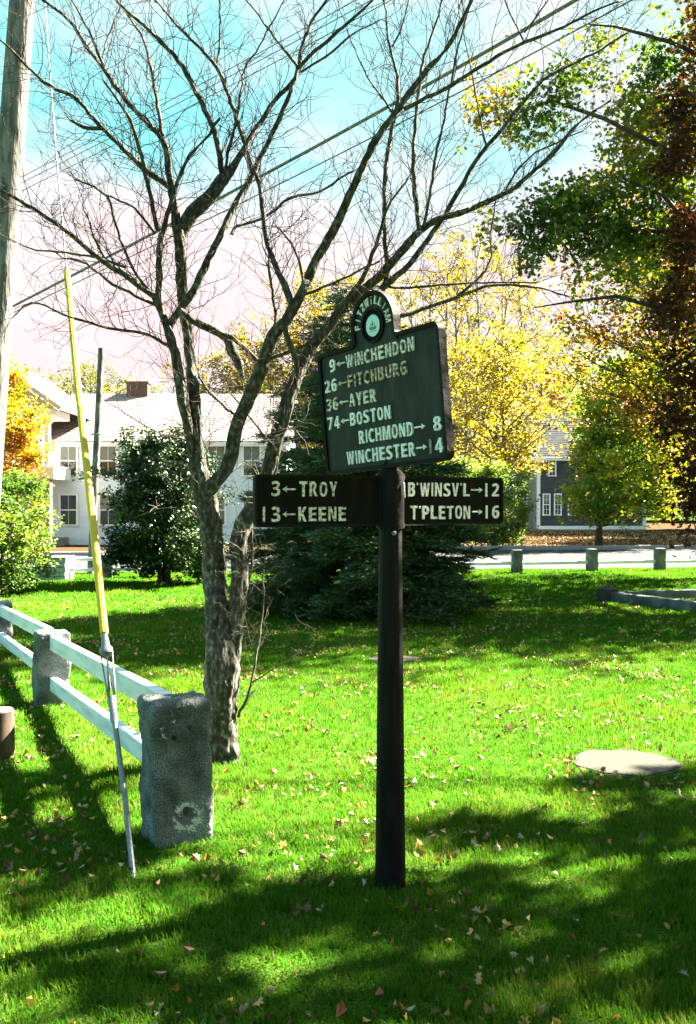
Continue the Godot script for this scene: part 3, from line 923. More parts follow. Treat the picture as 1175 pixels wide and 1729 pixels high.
func build_bare_tree() -> void:
	var d0 := 6.05
	var base := on_ground(378, 1290)
	base.y = 0.0
	var root := thing("bare_tree", "bare many-stemmed tree with grey-green lichened bark behind the granite post", "tree", base)
	var r := RandomNumberGenerator.new()
	r.seed = 77
	var nodes := []   # [u, v, depth, position, radius, limb]
	var twig := Shape.new()
	var bark_noise := FastNoiseLite.new()
	bark_noise.seed = 30
	bark_noise.frequency = 1.0
	bark_noise.fractal_octaves = 3
	var count := 0
	for li in LIMBS.size():
		var drift: float = LIMBS[li][0]
		var raw: Array = LIMBS[li][1]
		var depth := d0
		if li > 0:
			var best := 1e9
			for q in nodes:
				var dd := Vector2(q[0] - raw[0][0], q[1] - raw[0][1]).length()
				if dd < best:
					best = dd
					depth = q[2]
		# smooth the traced line with a spline and give it small kinks
		var pts := PackedVector3Array()
		var rad := PackedFloat32Array()
		var travelled := 0.0
		for i in raw.size() - 1:
			var p0 := Vector3(raw[maxi(i - 1, 0)][0], raw[maxi(i - 1, 0)][1], raw[maxi(i - 1, 0)][2])
			var p1 := Vector3(raw[i][0], raw[i][1], raw[i][2])
			var p2 := Vector3(raw[i + 1][0], raw[i + 1][1], raw[i + 1][2])
			var p3 := Vector3(raw[mini(i + 2, raw.size() - 1)][0], raw[mini(i + 2, raw.size() - 1)][1], raw[mini(i + 2, raw.size() - 1)][2])
			var steps := maxi(2, int((p2 - p1).length() / (5.0 if li < 2 else 12.0)))
			for k in steps + (1 if i == raw.size() - 2 else 0):
				var t := float(k) / steps
				var q := p1.cubic_interpolate(p2, p0, p3, t)
				if li > 1:
					q += Vector3(r.randfn(0, 0.7), r.randfn(0, 0.7), 0)
				var dist := travelled + (p2 - p1).length() * t
				var dd := depth + drift * dist * pixel_size(d0) * (0.55 if dist < 400 else 0.4)
				var wob := 0.03 * sin(dist * 0.021 + li)
				pts.append(at(q.x, q.y, dd + wob))
				rad.append(maxf(q.z, 1.3) * (0.47 if li < 2 else 0.5) * pixel_size(dd) * (r.randf_range(0.93, 1.07) if li > 1 else 1.0))
				nodes.append([q.x, q.y, dd + wob, pts[-1], rad[-1], li])
			travelled += (p2 - p1).length()
		var s := Shape.new()
		var thick := rad[0] > 0.03
		s.tube(pts, rad, 56 if li == 0 else (36 if thick else 8), Color.WHITE, 0.13 if thick else 0.06, li)
		if thick:
			s.ridge(0.0075 if li == 0 else 0.005, bark_noise)
		put("trunk" if li == 0 else "branch", s, M.lichen_bark if rad[0] > 0.018 else M.bark, root)
		# twigs along it
		var low: bool = raw[0][1] > 880
		for i in range(1, pts.size() - 1):
			var rr := rad[i]
			if rr > 0.045 and r.randf() < 0.8:
				continue
			if li == 0:
				continue
			var here_v: float = nodes[nodes.size() - pts.size() + i][1]
			var tries := 1 if rr > 0.02 else 2
			if here_v > 600 and here_v < 900 and rr > 0.03:
				tries = 1
			for k in tries:
				if r.randf() > 0.52:
					continue
				var fwd := (pts[i + 1] - pts[i - 1]).normalized()
				var out := Vector3(r.randfn(0, 1), r.randfn(0, 1), r.randfn(0, 1))
				out = (out - fwd * out.dot(fwd)).normalized()
				var dir := (fwd * r.randf_range(0.5, 1.3) + out + Vector3(0, 0.25, 0)).normalized()
				grow_twig(twig, r, pts[i], dir, r.randf_range(0.15, 0.62) * (0.45 if low else 1.0), clampf(rr * 0.32, 0.0012, 0.0031), 0)
				count += 1
		# end of each limb breaks up into a spray
		var e := pts.size() - 1
		if rad[e] < 0.012:
			for k in 3:
				var fwd := (pts[e] - pts[e - 1]).normalized()
				grow_twig(twig, r, pts[e], (fwd + Vector3(r.randfn(0, 0.35), r.randfn(0.05, 0.35), r.randfn(0, 0.35))).normalized(), r.randf_range(0.3, 0.7), 0.0022, 0)
	# shoots at the waist of the trunk, coloured paler to stand for sunlight
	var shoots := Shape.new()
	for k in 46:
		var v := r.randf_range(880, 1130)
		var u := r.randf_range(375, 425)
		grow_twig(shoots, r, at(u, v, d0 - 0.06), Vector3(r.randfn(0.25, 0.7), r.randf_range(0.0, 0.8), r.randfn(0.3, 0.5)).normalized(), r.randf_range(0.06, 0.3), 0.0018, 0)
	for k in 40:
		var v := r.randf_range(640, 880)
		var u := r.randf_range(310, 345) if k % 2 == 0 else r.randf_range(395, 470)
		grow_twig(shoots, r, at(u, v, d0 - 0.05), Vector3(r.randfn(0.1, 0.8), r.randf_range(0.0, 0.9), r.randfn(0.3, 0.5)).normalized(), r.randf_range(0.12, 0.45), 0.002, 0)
	put("shoots", shoots, M.sunlit_shoot, root).set_meta("kind", "stuff")
	var tw := put("twigs", twig, M.twig, root)
	tw.set_meta("kind", "stuff")

func grow_twig(s: Shape, r: RandomNumberGenerator, from: Vector3, dir: Vector3, length: float, radius: float, level: int) -> void:
	var n := 7 if length > 0.25 else 4
	var p := from
	var pts := PackedVector3Array([p])
	var d := dir
	for i in n:
		d = (d + Vector3(r.randfn(0, 0.25), r.randfn(0.06, 0.2), r.randfn(0, 0.25))).normalized()
		p += d * length / n
		pts.append(p)
		if level < 2 and i > 0 and r.randf() < (0.5 if level == 0 else 0.28):
			var out := Vector3(r.randfn(0, 1), r.randfn(0.2, 1), r.randfn(0, 1))
			out = (out - d * out.dot(d)).normalized()
			grow_twig(s, r, p, (d * r.randf_range(0.4, 1.1) + out).normalized(), length * r.randf_range(0.22, 0.5), radius * 0.7, level + 1)
	s.tube(pts, taper(n, radius, radius * 0.45), 3)

# ---------- stones and fence ----------
# rough-hewn block: a box of many faces pushed about by noise; marks = patches of pale lichen on its front
func hewn(s: Shape, x: Transform3D, size: Vector3, cell: float, rough: float, seed_: int, marked := false, holes: Array = []) -> void:
	var nz := FastNoiseLite.new()
	nz.seed = seed_
	nz.frequency = 4.0
	nz.fractal_octaves = 4
	var fine := FastNoiseLite.new()
	fine.seed = seed_ + 5
	fine.frequency = 22.0
	var h := size * 0.5
	var rnd := minf(h.x, minf(h.y, h.z)) * 0.22
	for axis in 3:
		var b := (axis + 1) % 3
		var d := (axis + 2) % 3
		for sg in [-1.0, 1.0]:
			var nb := maxi(2, int(size[b] / cell))
			var nd := maxi(2, int(size[d] / cell))
			var first := s.v.size()
			for i in nb + 1:
				for k in nd + 1:
					var p := Vector3.ZERO
					p[axis] = sg * h[axis]
					p[b] = lerpf(-h[b], h[b], float(i) / nb)
					p[d] = lerpf(-h[d], h[d], float(k) / nd)
					var inner := p.clamp(-(h - Vector3.ONE * rnd), h - Vector3.ONE * rnd)
					var nn := (p - inner).normalized()
					p = inner + nn * rnd
					var push := nz.get_noise_3dv(p) * rough + fine.get_noise_3dv(p) * rough * 0.28
					var stain := clampf(0.95 + 0.75 * nz.get_noise_3dv(p * 0.7 + Vector3(9, 0, 0)) + 0.5 * fine.get_noise_3dv(p * 0.35), 0.5, 1.5)
					var col := Color(0.26, 0.28, 0.28) * stain
					for hole in holes:
						var hd := Vector2(p.x - hole[0], p.y - hole[1]).length()
						if p.z > 0 and hd < hole[2]:
							push -= hole[3] * smoothstep(hole[2], hole[2] * 0.5, hd)
					if marked and p.z > h.z * 0.8:
						var q := Vector2(p.x - 0.015, p.y + 0.15)
						var ring := absf(q.length() - 0.055 - 0.02 * nz.get_noise_2dv(q * 3.0))
						if ring < 0.012 + 0.022 * fine.get_noise_2dv(q * 1.7) or Vector2(p.x - 0.055, p.y + 0.172).length() < 0.022 + 0.02 * fine.get_noise_2dv(q * 1.3):
							col = Color(0.95, 0.97, 0.95)
					s.vert(x * (p + nn * push), (x.basis * nn).normalized(), col)
			for i in nb:
				for k in nd:
					var a := first + i * (nd + 1) + k
					s.tri(a, a + 1, a + nd + 1)
					s.tri(a + 1, a + nd + 2, a + nd + 1)
	# normals from the pushed surface
	var sum := PackedVector3Array()
	sum.resize(s.v.size())
	for i in range(0, s.ix.size(), 3):
		var g := (s.v[s.ix[i + 2]] - s.v[s.ix[i]]).cross(s.v[s.ix[i + 1]] - s.v[s.ix[i]])
		for k in 3:
			sum[s.ix[i + k]] += g
	for i in s.v.size():
		if sum[i].length() > 1e-9:
			s.n[i] = (sum[i].normalized() * 0.85 + s.n[i] * 0.15).normalized()

func rail(s: Shape, a: Vector3, b: Vector3, tall: float, thick: float) -> void:
	var d := (b - a)
	var z := d.normalized()
	var x := Vector3.UP.cross(z).normalized()
	s.box(Transform3D(Basis(x, z.cross(x), z), (a + b) * 0.5), Vector3(thick, tall, d.length()), 0.006)

func build_near_fence() -> void:
	var p1 := Vector3(-0.83, 0, -4.72)
	var p2 := Vector3(-2.36, -0.03, -7.80)
	var along := (p2 - p1)
	var yaw := atan2(-along.x, -along.z)
	var root := thing("post_and_rail_fence", "granite post fence with white wooden rails beside the yellow guy guard", "fence", p1)
	var b := Basis(Vector3.UP, yaw)
	var s := Shape.new()
	hewn(s, Transform3D(b * Basis(Vector3(0, 0, 1), 0.012), p1 + Vector3(0, 0.27, 0)), Vector3(0.285, 0.80, 0.27), 0.009, 0.022, 4, true, [[-0.045, 0.235, 0.013, 0.03], [0.035, 0.27, 0.011, 0.03], [0.018, -0.125, 0.028, 0.04], [-0.035, -0.14, 0.013, 0.03]])
	put("granite_post", s, M.granite, root, "rough grey granite end post with a pale lichen ring")
	s = Shape.new()
	hewn(s, Transform3D(b * Basis(Vector3(0, 0, 1), -0.015), p2 + Vector3(0, 0.22, 0)), Vector3(0.26, 0.80, 0.25), 0.013, 0.02, 9, false, [])
	put("granite_post", s, M.granite, root)
	var p3 := p2 + along + Vector3(0.02, -0.05, 0)
	s = Shape.new()
	hewn(s, Transform3D(b, p3 + Vector3(0, 0.22, 0)), Vector3(0.25, 0.80, 0.25), 0.018, 0.02, 14, false, [])
	put("granite_post", s, M.granite, root)
	var p4 := p3 + along
	s = Shape.new()
	hewn(s, Transform3D(b, p4 + Vector3(0, 0.22, 0)), Vector3(0.25, 0.80, 0.25), 0.03, 0.02, 15, false, [])
	put("granite_post", s, M.granite, root)
	var f := along.normalized()
	for q in [[p1 + f * 0.10, 0.605, p2 - f * 0.10, 0.505, 0.11], [p1 + f * 0.10, 0.295, p2 - f * 0.10, 0.18, 0.105], [p2 + f * 0.10, 0.545, p3 - f * 0.10, 0.43, 0.11], [p2 + f * 0.10, 0.235, p3 - f * 0.10, 0.135, 0.10], [p3 + f * 0.1, 0.47, p4 - f * 0.1, 0.42, 0.11], [p3 + f * 0.1, 0.15, p4 - f * 0.1, 0.13, 0.1]]:
		s = Shape.new()
		var a: Vector3 = q[0]
		var e: Vector3 = q[2]
		rail(s, Vector3(a.x, q[1], a.z), Vector3(e.x, q[3], e.z), q[4], 0.065)
		put("rail", s, M.white_paint, root)

func build_far_fence() -> void:
	var a := Vector3(-14.0, -0.02, -19.0)
	var b := Vector3(13.0, 0, -24.2)
	# line through the posts seen at u 180, 860, 997 and 1124
	a = at(180, 978, 20.7)
	b = at(1124, 964, 23.3)
	a.y = 0
	b.y = 0
	var f := (b - a).normalized()
	var root := thing("roadside_fence", "low granite post and white rail fence along the far road edge", "fence", a)
	var spots := [-6.2, -3.1, 0.0, 2.2, 4.4, 6.6]
	for u in [860.0, 997.0, 1124.0]:
		spots.append((at(u, 966, 23.0) - a).dot(f))
	spots.append(spots[-1] + 2.0)
	spots.append(spots[-1] + 2.1)
	for i in spots.size():
		var s := Shape.new()
		hewn(s, Transform3D(Basis(Vector3.UP, atan2(-f.z, f.x)), a + f * spots[i] + Vector3(0, 0.16, 0)), Vector3(0.22, 0.76, 0.22), 0.06, 0.02, 40 + i, false, [])
		put("granite_post", s, M.granite, root)
	for i in spots.size() - 1:
		for y in ([0.43, 0.21] if spots[i] < 1.0 else [0.225]):
			var s := Shape.new()
			rail(s, a + f * (spots[i] + 0.1) + Vector3(0, y, 0), a + f * (spots[i + 1] - 0.1) + Vector3(0, y, 0), 0.07, 0.045)
			put("rail", s, M.white_paint, root)

func build_small_stones() -> void:
	# round flat slab in the lawn, and a thinner one past the sign
	for q in [[1056.0, 1289.0, 0.335, 0.31, "round_slab", "round pale flat stone set flush in the sunny lawn"], [668.0, 1114.0, 0.30, 0.22, "flat_stone", "thin grey flat stone sunk in the grass behind the sign post"]]:
		var c := on_ground(q[0], q[1])
		var s := Shape.new()
		var nz := FastNoiseLite.new()
		nz.seed = int(q[0])
		nz.frequency = 0.9
		var o := PackedVector2Array()
		for i in 48:
			var a := TAU * i / 48
			var k: float = 1.0 + 0.13 * nz.get_noise_2d(cos(a) * 2.0, sin(a) * 2.0)
			o.append(Vector2(cos(a) * q[2] * k, sin(a) * q[3] * k))
		var x := Transform3D(Basis(Vector3.RIGHT, -PI / 2), c)
		s.slab(x, o, -0.06, 0.004)
		var lip := inset(o, 0.016)
		s.slab(x, lip, 0.0, 0.012)
		tag(put(q[4], s, M.flat_stone), q[5], "stone")
	# granite kerb round a plot, with a corner block
	var c0 := at(1026, 1016, 16.0)
	c0.y = 0
	var root := thing("plot_kerb", "low granite kerb with a pointed corner block on the shaded lawn", "kerb", c0)
	var s := Shape.new()
	hewn(s, Transform3D(Basis(Vector3.UP, 0.35), c0 + Vector3(0, 0.07, 0)), Vector3(0.27, 0.30, 0.27), 0.05, 0.015, 71)
	var top := c0 + Vector3(0, 0.29, 0)
	for k in 4:
		var a0 := 0.35 + PI / 4 + k * PI / 2
		var a1 := a0 + PI / 2
		s.face([c0 + Vector3(cos(a0) * 0.17, 0.205, sin(a0) * 0.17), c0 + Vector3(cos(a1) * 0.17, 0.205, sin(a1) * 0.17), top], Vector3(cos((a0 + a1) / 2), 1, sin((a0 + a1) / 2)))
	put("corner_block", s, M.flat_stone, root)
	for e in [[Vector3(5.55, 0, -13.6)], [c0 + Vector3(3.6, 0, -0.9)]]:
		s = Shape.new()
		var d: Vector3 = e[0] - c0
		d.y = 0
		var f := d.normalized()
		hewn(s, Transform3D(Basis(f, Vector3.UP, f.cross(Vector3.UP)), c0 + f * 0.13 + d * 0.5 + Vector3(0, 0.03, 0)), Vector3(d.length(), 0.27, 0.16), 0.08, 0.015, 73)
		put("kerb_stone", s, M.granite, root)
	# short cut post by the fence
	c0 = at(-4, 1280, 6.2)
	c0.y = 0
	root = thing("cut_post", "short dark wooden stump with a cut top painted pale as if sunlit near the fence", "stump", c0)
	s = Shape.new()
	s.tube(PackedVector3Array([c0 + Vector3(0, -0.1, 0), c0 + Vector3(0, 0.05, 0), c0 + Vector3(0.005, 0.2, 0), c0 + Vector3(0.005, 0.29, 0)]), PackedFloat32Array([0.112, 0.104, 0.098, 0.096]), 20, Color.WHITE, 0.05, 3)
	put("stump_body", s, M.stump, root)
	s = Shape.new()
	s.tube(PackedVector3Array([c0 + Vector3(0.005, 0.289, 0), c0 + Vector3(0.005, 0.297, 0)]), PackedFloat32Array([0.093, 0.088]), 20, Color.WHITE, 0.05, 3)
	put("lit_cut_top", s, M.lit_stump_top, root)  # sunlight on the cut end is put into this paler colour
	# small pier of grey blocks by the far fence
	var l := at(62, 980, 20.3)
	var rr := at(113, 980, 20.3)
	var cb := (l + rr) * 0.5
	cb.y = 0
	root = thing("block_pier", "small square pier of pale grey blocks near the roadside fence", "pier", cb)
	s = Shape.new()
	s.box(Transform3D(Basis(), cb + Vector3(0, 0.2, -0.2)), Vector3(0.58, 0.5, 0.56), 0.0)
	put("mortar_core", s, M.mortar, root)
	var g := RandomNumberGenerator.new()
	g.seed = 5
	for row in 5:
		for face in 4:
			var b := Basis(Vector3.UP, face * PI / 2)
			var cur := -0.31
			var idx := 0
			while cur < 0.30:
				var w := 0.2 if not (idx == 0 and row % 2 == 1) else 0.1
				w = minf(w, 0.31 - cur)
				if w > 0.03:
					s = Shape.new()
					s.box(Transform3D(b, cb + Vector3(0, 0.045 + row * 0.094, -0.2) + b * Vector3(cur + w * 0.5, 0, 0.30 + g.randf_range(-0.004, 0.004))), Vector3(w - 0.012, 0.082, 0.03), 0.005)
					put("brick", s, M.grey_brick, root)
				cur += w
				idx += 1
	s = Shape.new()
	s.box(Transform3D(Basis(), cb + Vector3(0, 0.485, -0.2)), Vector3(0.66, 0.03, 0.66), 0.006)
	put("cap_slab", s, M.grey_brick, root)

# ---------- poles and wires ----------
func build_poles() -> void:
	var dp := 13.0
	var b := at(-42, 1054, dp)
	b.y = -0.05
	var top := at(59, -290, dp)
	var axis := (top - b).normalized()
	var root := thing("utility_pole", "tall weathered grey utility pole leaning over the fence", "utility pole", Vector3(b.x, 0, b.z))
	var s := Shape.new()
	var pts := PackedVector3Array()
	for i in 30:
		pts.append(b + axis * (i * 0.4))
	s.tube(pts, taper(29, 0.205, 0.145), 24, Color.WHITE, 0.006, 2)
	put("pole_shaft", s, M.pole, root)
	s = Shape.new()
	s.box(Transform3D(Basis(), top + Vector3(0.0, 0.25, 0.2)), Vector3(2.2, 0.11, 0.09), 0.01)
	put("crossarm", s, M.pole, root)
	for k in [-0.9, -0.35, 0.35, 0.9]:
		s = Shape.new()
		s.tube(PackedVector3Array([top + Vector3(k, 0.29, 0.2), top + Vector3(k, 0.36, 0.2), top + Vector3(k, 0.38, 0.2), top + Vector3(k, 0.44, 0.2)]), PackedFloat32Array([0.02, 0.02, 0.045, 0.03]), 10)
		put("insulator", s, M.grey_stone, root)
	# second, thin and short pole by the far road
	var c := at(153, 972, 22.0)
	c.y = ground_y(c.x, c.z)
	var t2 := at(171, 588, 22.0)
	root = thing("short_pole", "thin bare grey pole in front of the white house", "pole", c)
	s = Shape.new()
	s.tube(PackedVector3Array([c - Vector3(0, 0.1, 0), c.lerp(t2, 0.5), t2]), PackedFloat32Array([0.085, 0.078, 0.068]), 12, Color.WHITE, 0.01, 1)
	put("pole_shaft", s, M.pole, root)
	s = Shape.new()
	s.tube(PackedVector3Array([c.lerp(t2, 0.62) + Vector3(-0.12, 0, 0.07), c.lerp(t2, 0.62) + Vector3(0.1, 0, 0.07)]), PackedFloat32Array([0.02, 0.02]), 8)
	put("bracket", s, M.steel, root)
	# wires: image lines with their depth running from the pole towards the road beside us
	var wires := [
		[[22.0, 517.0], [1250.0, -163.0], 12.9, 6.6, 0.015, "overhead_cable", "thick grey cable strung low from the leaning pole over the bare tree"],
		[[24.0, 527.0], [1250.0, -100.0], 12.9, 6.6, 0.006, "overhead_cable", "thin cable just under the thick cable from the leaning pole"],
		[[34.0, 300.0], [1100.0, -290.0], 12.9, 7.0, 0.0045, "overhead_wire", "topmost of three fine wires from the leaning pole"],
		[[34.0, 310.0], [1100.0, -272.0], 12.9, 7.0, 0.0045, "overhead_wire", "middle of three fine wires from the leaning pole"],
		[[33.0, 324.0], [1100.0, -250.0], 12.9, 7.0, 0.0045, "overhead_wire", "lowest of three fine wires from the leaning pole"],
	]
	for w in wires:
		s = Shape.new()
		pts = PackedVector3Array()
		var n := 24
		for i in n + 1:
			var t := float(i) / n
			var d := 1.0 / lerpf(1.0 / w[2], 1.0 / w[3], t)
			pts.append(at(lerpf(w[0][0], w[1][0], t), lerpf(w[0][1], w[1][1], t) + 14.0 * sin(PI * t), d))
		s.tube(pts, taper(n, w[4], w[4]), 6)
		tag(put(w[5], s, M.cable), w[6], "cable")

func build_guy() -> void:
	var line := [[1490.0, 226.0], [1480.0, 225.0], [1341.0, 210.0], [1215.0, 193.0], [1178.0, 189.0], [1101.0, 179.5], [1070.0, 176.0], [860.0, 154.0], [660.0, 131.5], [458.0, 112.5], [230.0, 92.0], [0.0, 75.0], [-280.0, 52.0]]
	var p := []
	for q in line:
		var t: float = (1480.0 - q[0]) / 1760.0
		p.append(at(q[1], q[0], 1.0 / lerpf(1.0 / 4.2, 1.0 / 12.85, t)))
	p[0].y = -0.06
	var root := thing("guy_wire", "steel guy wire with a yellow plastic guard anchored in the lawn", "guy wire", Vector3(p[1].x, 0, p[1].z))
	var s := Shape.new()
	s.tube(PackedVector3Array([p[0], p[1], p[2], p[3]]), PackedFloat32Array([0.0125, 0.0125, 0.0125, 0.0125]), 10)
	put("anchor_rod", s, M.steel, root)
	s = Shape.new()
	var f: Vector3 = (p[4] - p[3])
	s.tube(PackedVector3Array([p[3] - f * 0.15, p[3], p[3] + f * 0.25, p[3] + f * 0.35, p[4] - f * 0.1, p[4]]), PackedFloat32Array([0.014, 0.02, 0.021, 0.018, 0.024, 0.022]), 14)
	put("socket", s, M.steel, root)
	var up: Vector3 = (p[5] - p[4]).normalized()
	var side := up.cross(Vector3(0, 0, 1)).normalized()
	for k in [-1.0, 1.0]:
		s = Shape.new()
		s.rod(p[4] + side * k * 0.019, p[5] + side * k * 0.030, 0.0042, 0.0042, 8)
		put("bail_rod", s, M.steel, root)
	s = Shape.new()
	for k in [-1.0, 1.0]:
		s.tube(PackedVector3Array([p[4] + side * k * 0.016, p[4].lerp(p[5], 0.4) + side * k * 0.006, p[4].lerp(p[5], 0.62), p[5]]), PackedFloat32Array([0.005, 0.006, 0.006, 0.006]), 7)
	s.rod(p[4].lerp(p[5], 0.62), p[4].lerp(p[5], 0.2) + Vector3(0, 0, 0.01), 0.005, 0.004, 6)
	put("wire_tail", s, M.cable, root)
	s = Shape.new()
	s.tube(PackedVector3Array([p[5] - up * 0.012, p[5] - up * 0.008, p[5] + up * 0.02, p[5] + up * 0.024, p[6] - up * 0.01, p[6]]), PackedFloat32Array([0.026, 0.034, 0.034, 0.024, 0.016, 0.014]), 14)
	put("grip_cap", s, M.steel, root)
	s = Shape.new()
	s.tube(PackedVector3Array([p[6], p[7], p[8], p[9]]), PackedFloat32Array([0.0205, 0.0205, 0.02, 0.0195]), 16)
	s.tube(PackedVector3Array([p[6] + Vector3(0.016, 0, 0.004), p[7] + Vector3(0.0165, 0, 0.004), p[8] + Vector3(0.0165, 0, 0.004), p[9] + Vector3(0.015, 0, 0.004)]), PackedFloat32Array([0.008, 0.008, 0.008, 0.008]), 8)
	put("yellow_guard", s, M.yellow, root, "bright yellow plastic guard sleeve")
	s = Shape.new()
	s.tube(PackedVector3Array([p[9], p[10], p[11], p[12]]), PackedFloat32Array([0.0065, 0.0065, 0.0065, 0.0065]), 8)
	put("strand", s, M.steel, root)

# ---------- houses ----------
func clapboards(s: Shape, a: Vector3, b: Vector3, y0: float, y1: float, out: Vector3, step := 0.115) -> void:
	var n := int(ceil((y1 - y0) / step))
	for i in n:
		var ya := y0 + i * step
		var yb := minf(ya + step, y1)
		var lip := out * 0.016
		s.face([Vector3(a.x, ya, a.z) + lip, Vector3(b.x, ya, b.z) + lip, Vector3(b.x, yb, b.z), Vector3(a.x, yb, a.z)], out)
		s.face([Vector3(a.x, ya, a.z) + lip, Vector3(b.x, ya, b.z) + lip, Vector3(b.x, ya, b.z), Vector3(a.x, ya, a.z)], Vector3.DOWN)

# window on a wall facing +z: centre c, glass size w x h
func window(root: Node3D, c: Vector3, w: float, h: float, across: int, down: int, curtain: float, wide := 0.1) -> void:
	c += Vector3(0, 0, 0.024)
	var s := Shape.new()
	for k in [-1.0, 1.0]:
		s.box(Transform3D(Basis(), c + Vector3(k * (w * 0.5 + wide * 0.5), 0, 0.03)), Vector3(wide, h + wide * 2, 0.06), 0.006)
	s.box(Transform3D(Basis(), c + Vector3(0, h * 0.5 + wide * 0.5, 0.03)), Vector3(w, wide, 0.055), 0.006)
	s.box(Transform3D(Basis(), c + Vector3(0, -h * 0.5 - 0.03, 0.05)), Vector3(w + wide * 2.2, 0.06, 0.1), 0.006)
	var win := put("window", s, M.trim, root)
	s = Shape.new()
	s.box(Transform3D(Basis(), c + Vector3(0, 0, 0.026)), Vector3(w, 0.05, 0.03), 0.0)
	for i in range(1, across):
		s.box(Transform3D(Basis(), c + Vector3(-w * 0.5 + w * i / across, 0, 0.022)), Vector3(0.015, h, 0.02), 0.0)
	for i in range(1, down):
		s.box(Transform3D(Basis(), c + Vector3(0, -h * 0.5 + h * i / down, 0.0215)), Vector3(w, 0.015, 0.02), 0.0)
	put("muntins", s, M.trim, win)
	s = Shape.new()
	s.box(Transform3D(Basis(), c + Vector3(0, 0, 0.006)), Vector3(w, h, 0.008), 0.0)
	put("pane", s, M.window_glass, win)
	if curtain > 0.0:
		s = Shape.new()
		for i in 9:
			var x0 := -w * 0.5 + w * i / 9.0
			var z := 0.004 * (i % 2)
			s.face([c + Vector3(x0, h * 0.5 - h * curtain, 0.0115 + z), c + Vector3(x0 + w / 9.0, h * 0.5 - h * curtain, 0.0155 - z), c + Vector3(x0 + w / 9.0, h * 0.5, 0.0155 - z), c + Vector3(x0, h * 0.5, 0.0115 + z)], Vector3(0, 0, 1))
		put("curtain", s, M.curtain, win)

# gable house, ridge along x, front wall facing +z at z = zf
func house(root: Node3D, x0: float, x1: float, zf: float, deep: float, y0: float, eave: float, ridge: float, wall_mat: Material, roof_mat: Material, left_mat: Material = null) -> void:
	var s := Shape.new()
	clapboards(s, Vector3(x0, 0, zf), Vector3(x1, 0, zf), y0, eave, Vector3(0, 0, 1))
	put("front_wall", s, wall_mat, root)
	s = Shape.new()
	s.face([Vector3(x0, y0, zf - deep), Vector3(x1, y0, zf - deep), Vector3(x1, eave, zf - deep), Vector3(x0, eave, zf - deep)], Vector3(0, 0, -1))
	put("back_wall", s, wall_mat, root)
	for e in 2:
		var x := x0 if e == 0 else x1
		var out := Vector3(-1 if e == 0 else 1, 0, 0)
		s = Shape.new()
		clapboards(s, Vector3(x, 0, zf), Vector3(x, 0, zf - deep), y0, eave, out)
		s.face([Vector3(x, eave, zf), Vector3(x, eave, zf - deep), Vector3(x, ridge, zf - deep * 0.5)], out)
		put("side_wall", s, left_mat if left_mat and e == 0 else wall_mat, root)
	s = Shape.new()
	var ov := 0.3
	for e in 2:
		var ze := zf + 0.3 if e == 0 else zf - deep - 0.3
		var slope := (ridge - eave) / (deep * 0.5)
		var ye := eave - 0.3 * slope
		var a := Vector3(x0 - ov, ye, ze)
		var b := Vector3(x1 + ov, ye, ze)
		var c := Vector3(x1 + ov, ridge, zf - deep * 0.5)
		var d := Vector3(x0 - ov, ridge, zf - deep * 0.5)
		var up := Vector3(0, 0.14, 0)
		# courses of shingles, each lapped over the one below
		var n := 22
		for i in n:
			var t0 := float(i) / n
			var t1 := float(i + 1) / n
			s.face([a.lerp(d, t0) + up * 1.16, b.lerp(c, t0) + up * 1.16, b.lerp(c, t1) + up, a.lerp(d, t1) + up], Vector3(0, 1, 0.1))
			s.face([a.lerp(d, t0) + up * 1.16, b.lerp(c, t0) + up * 1.16, b.lerp(c, t0) + up * 0.98, a.lerp(d, t0) + up * 0.98], Vector3(0, 0, 1 if e == 0 else -1))
		s.face([a, b, c, d], Vector3(0, -1, 0))
		s.face([a, d, d + up, a + up], Vector3(-1, 0, 0))
		s.face([b, c, c + up, b + up], Vector3(1, 0, 0))
	put("roof", s, roof_mat, root)
	s = Shape.new()
	s.box(Transform3D(Basis(), Vector3((x0 + x1) * 0.5, eave - 0.12, zf + 0.16)), Vector3(x1 - x0 + 0.5, 0.2, 0.26), 0.01)
	for x in [x0, x1]:
		s.box(Transform3D(Basis(), Vector3(x, (y0 + eave) * 0.5 - 0.12, zf + 0.02)), Vector3(0.2, eave - y0 - 0.2, 0.06), 0.005)
	put("trim_boards", s, M.trim, root)

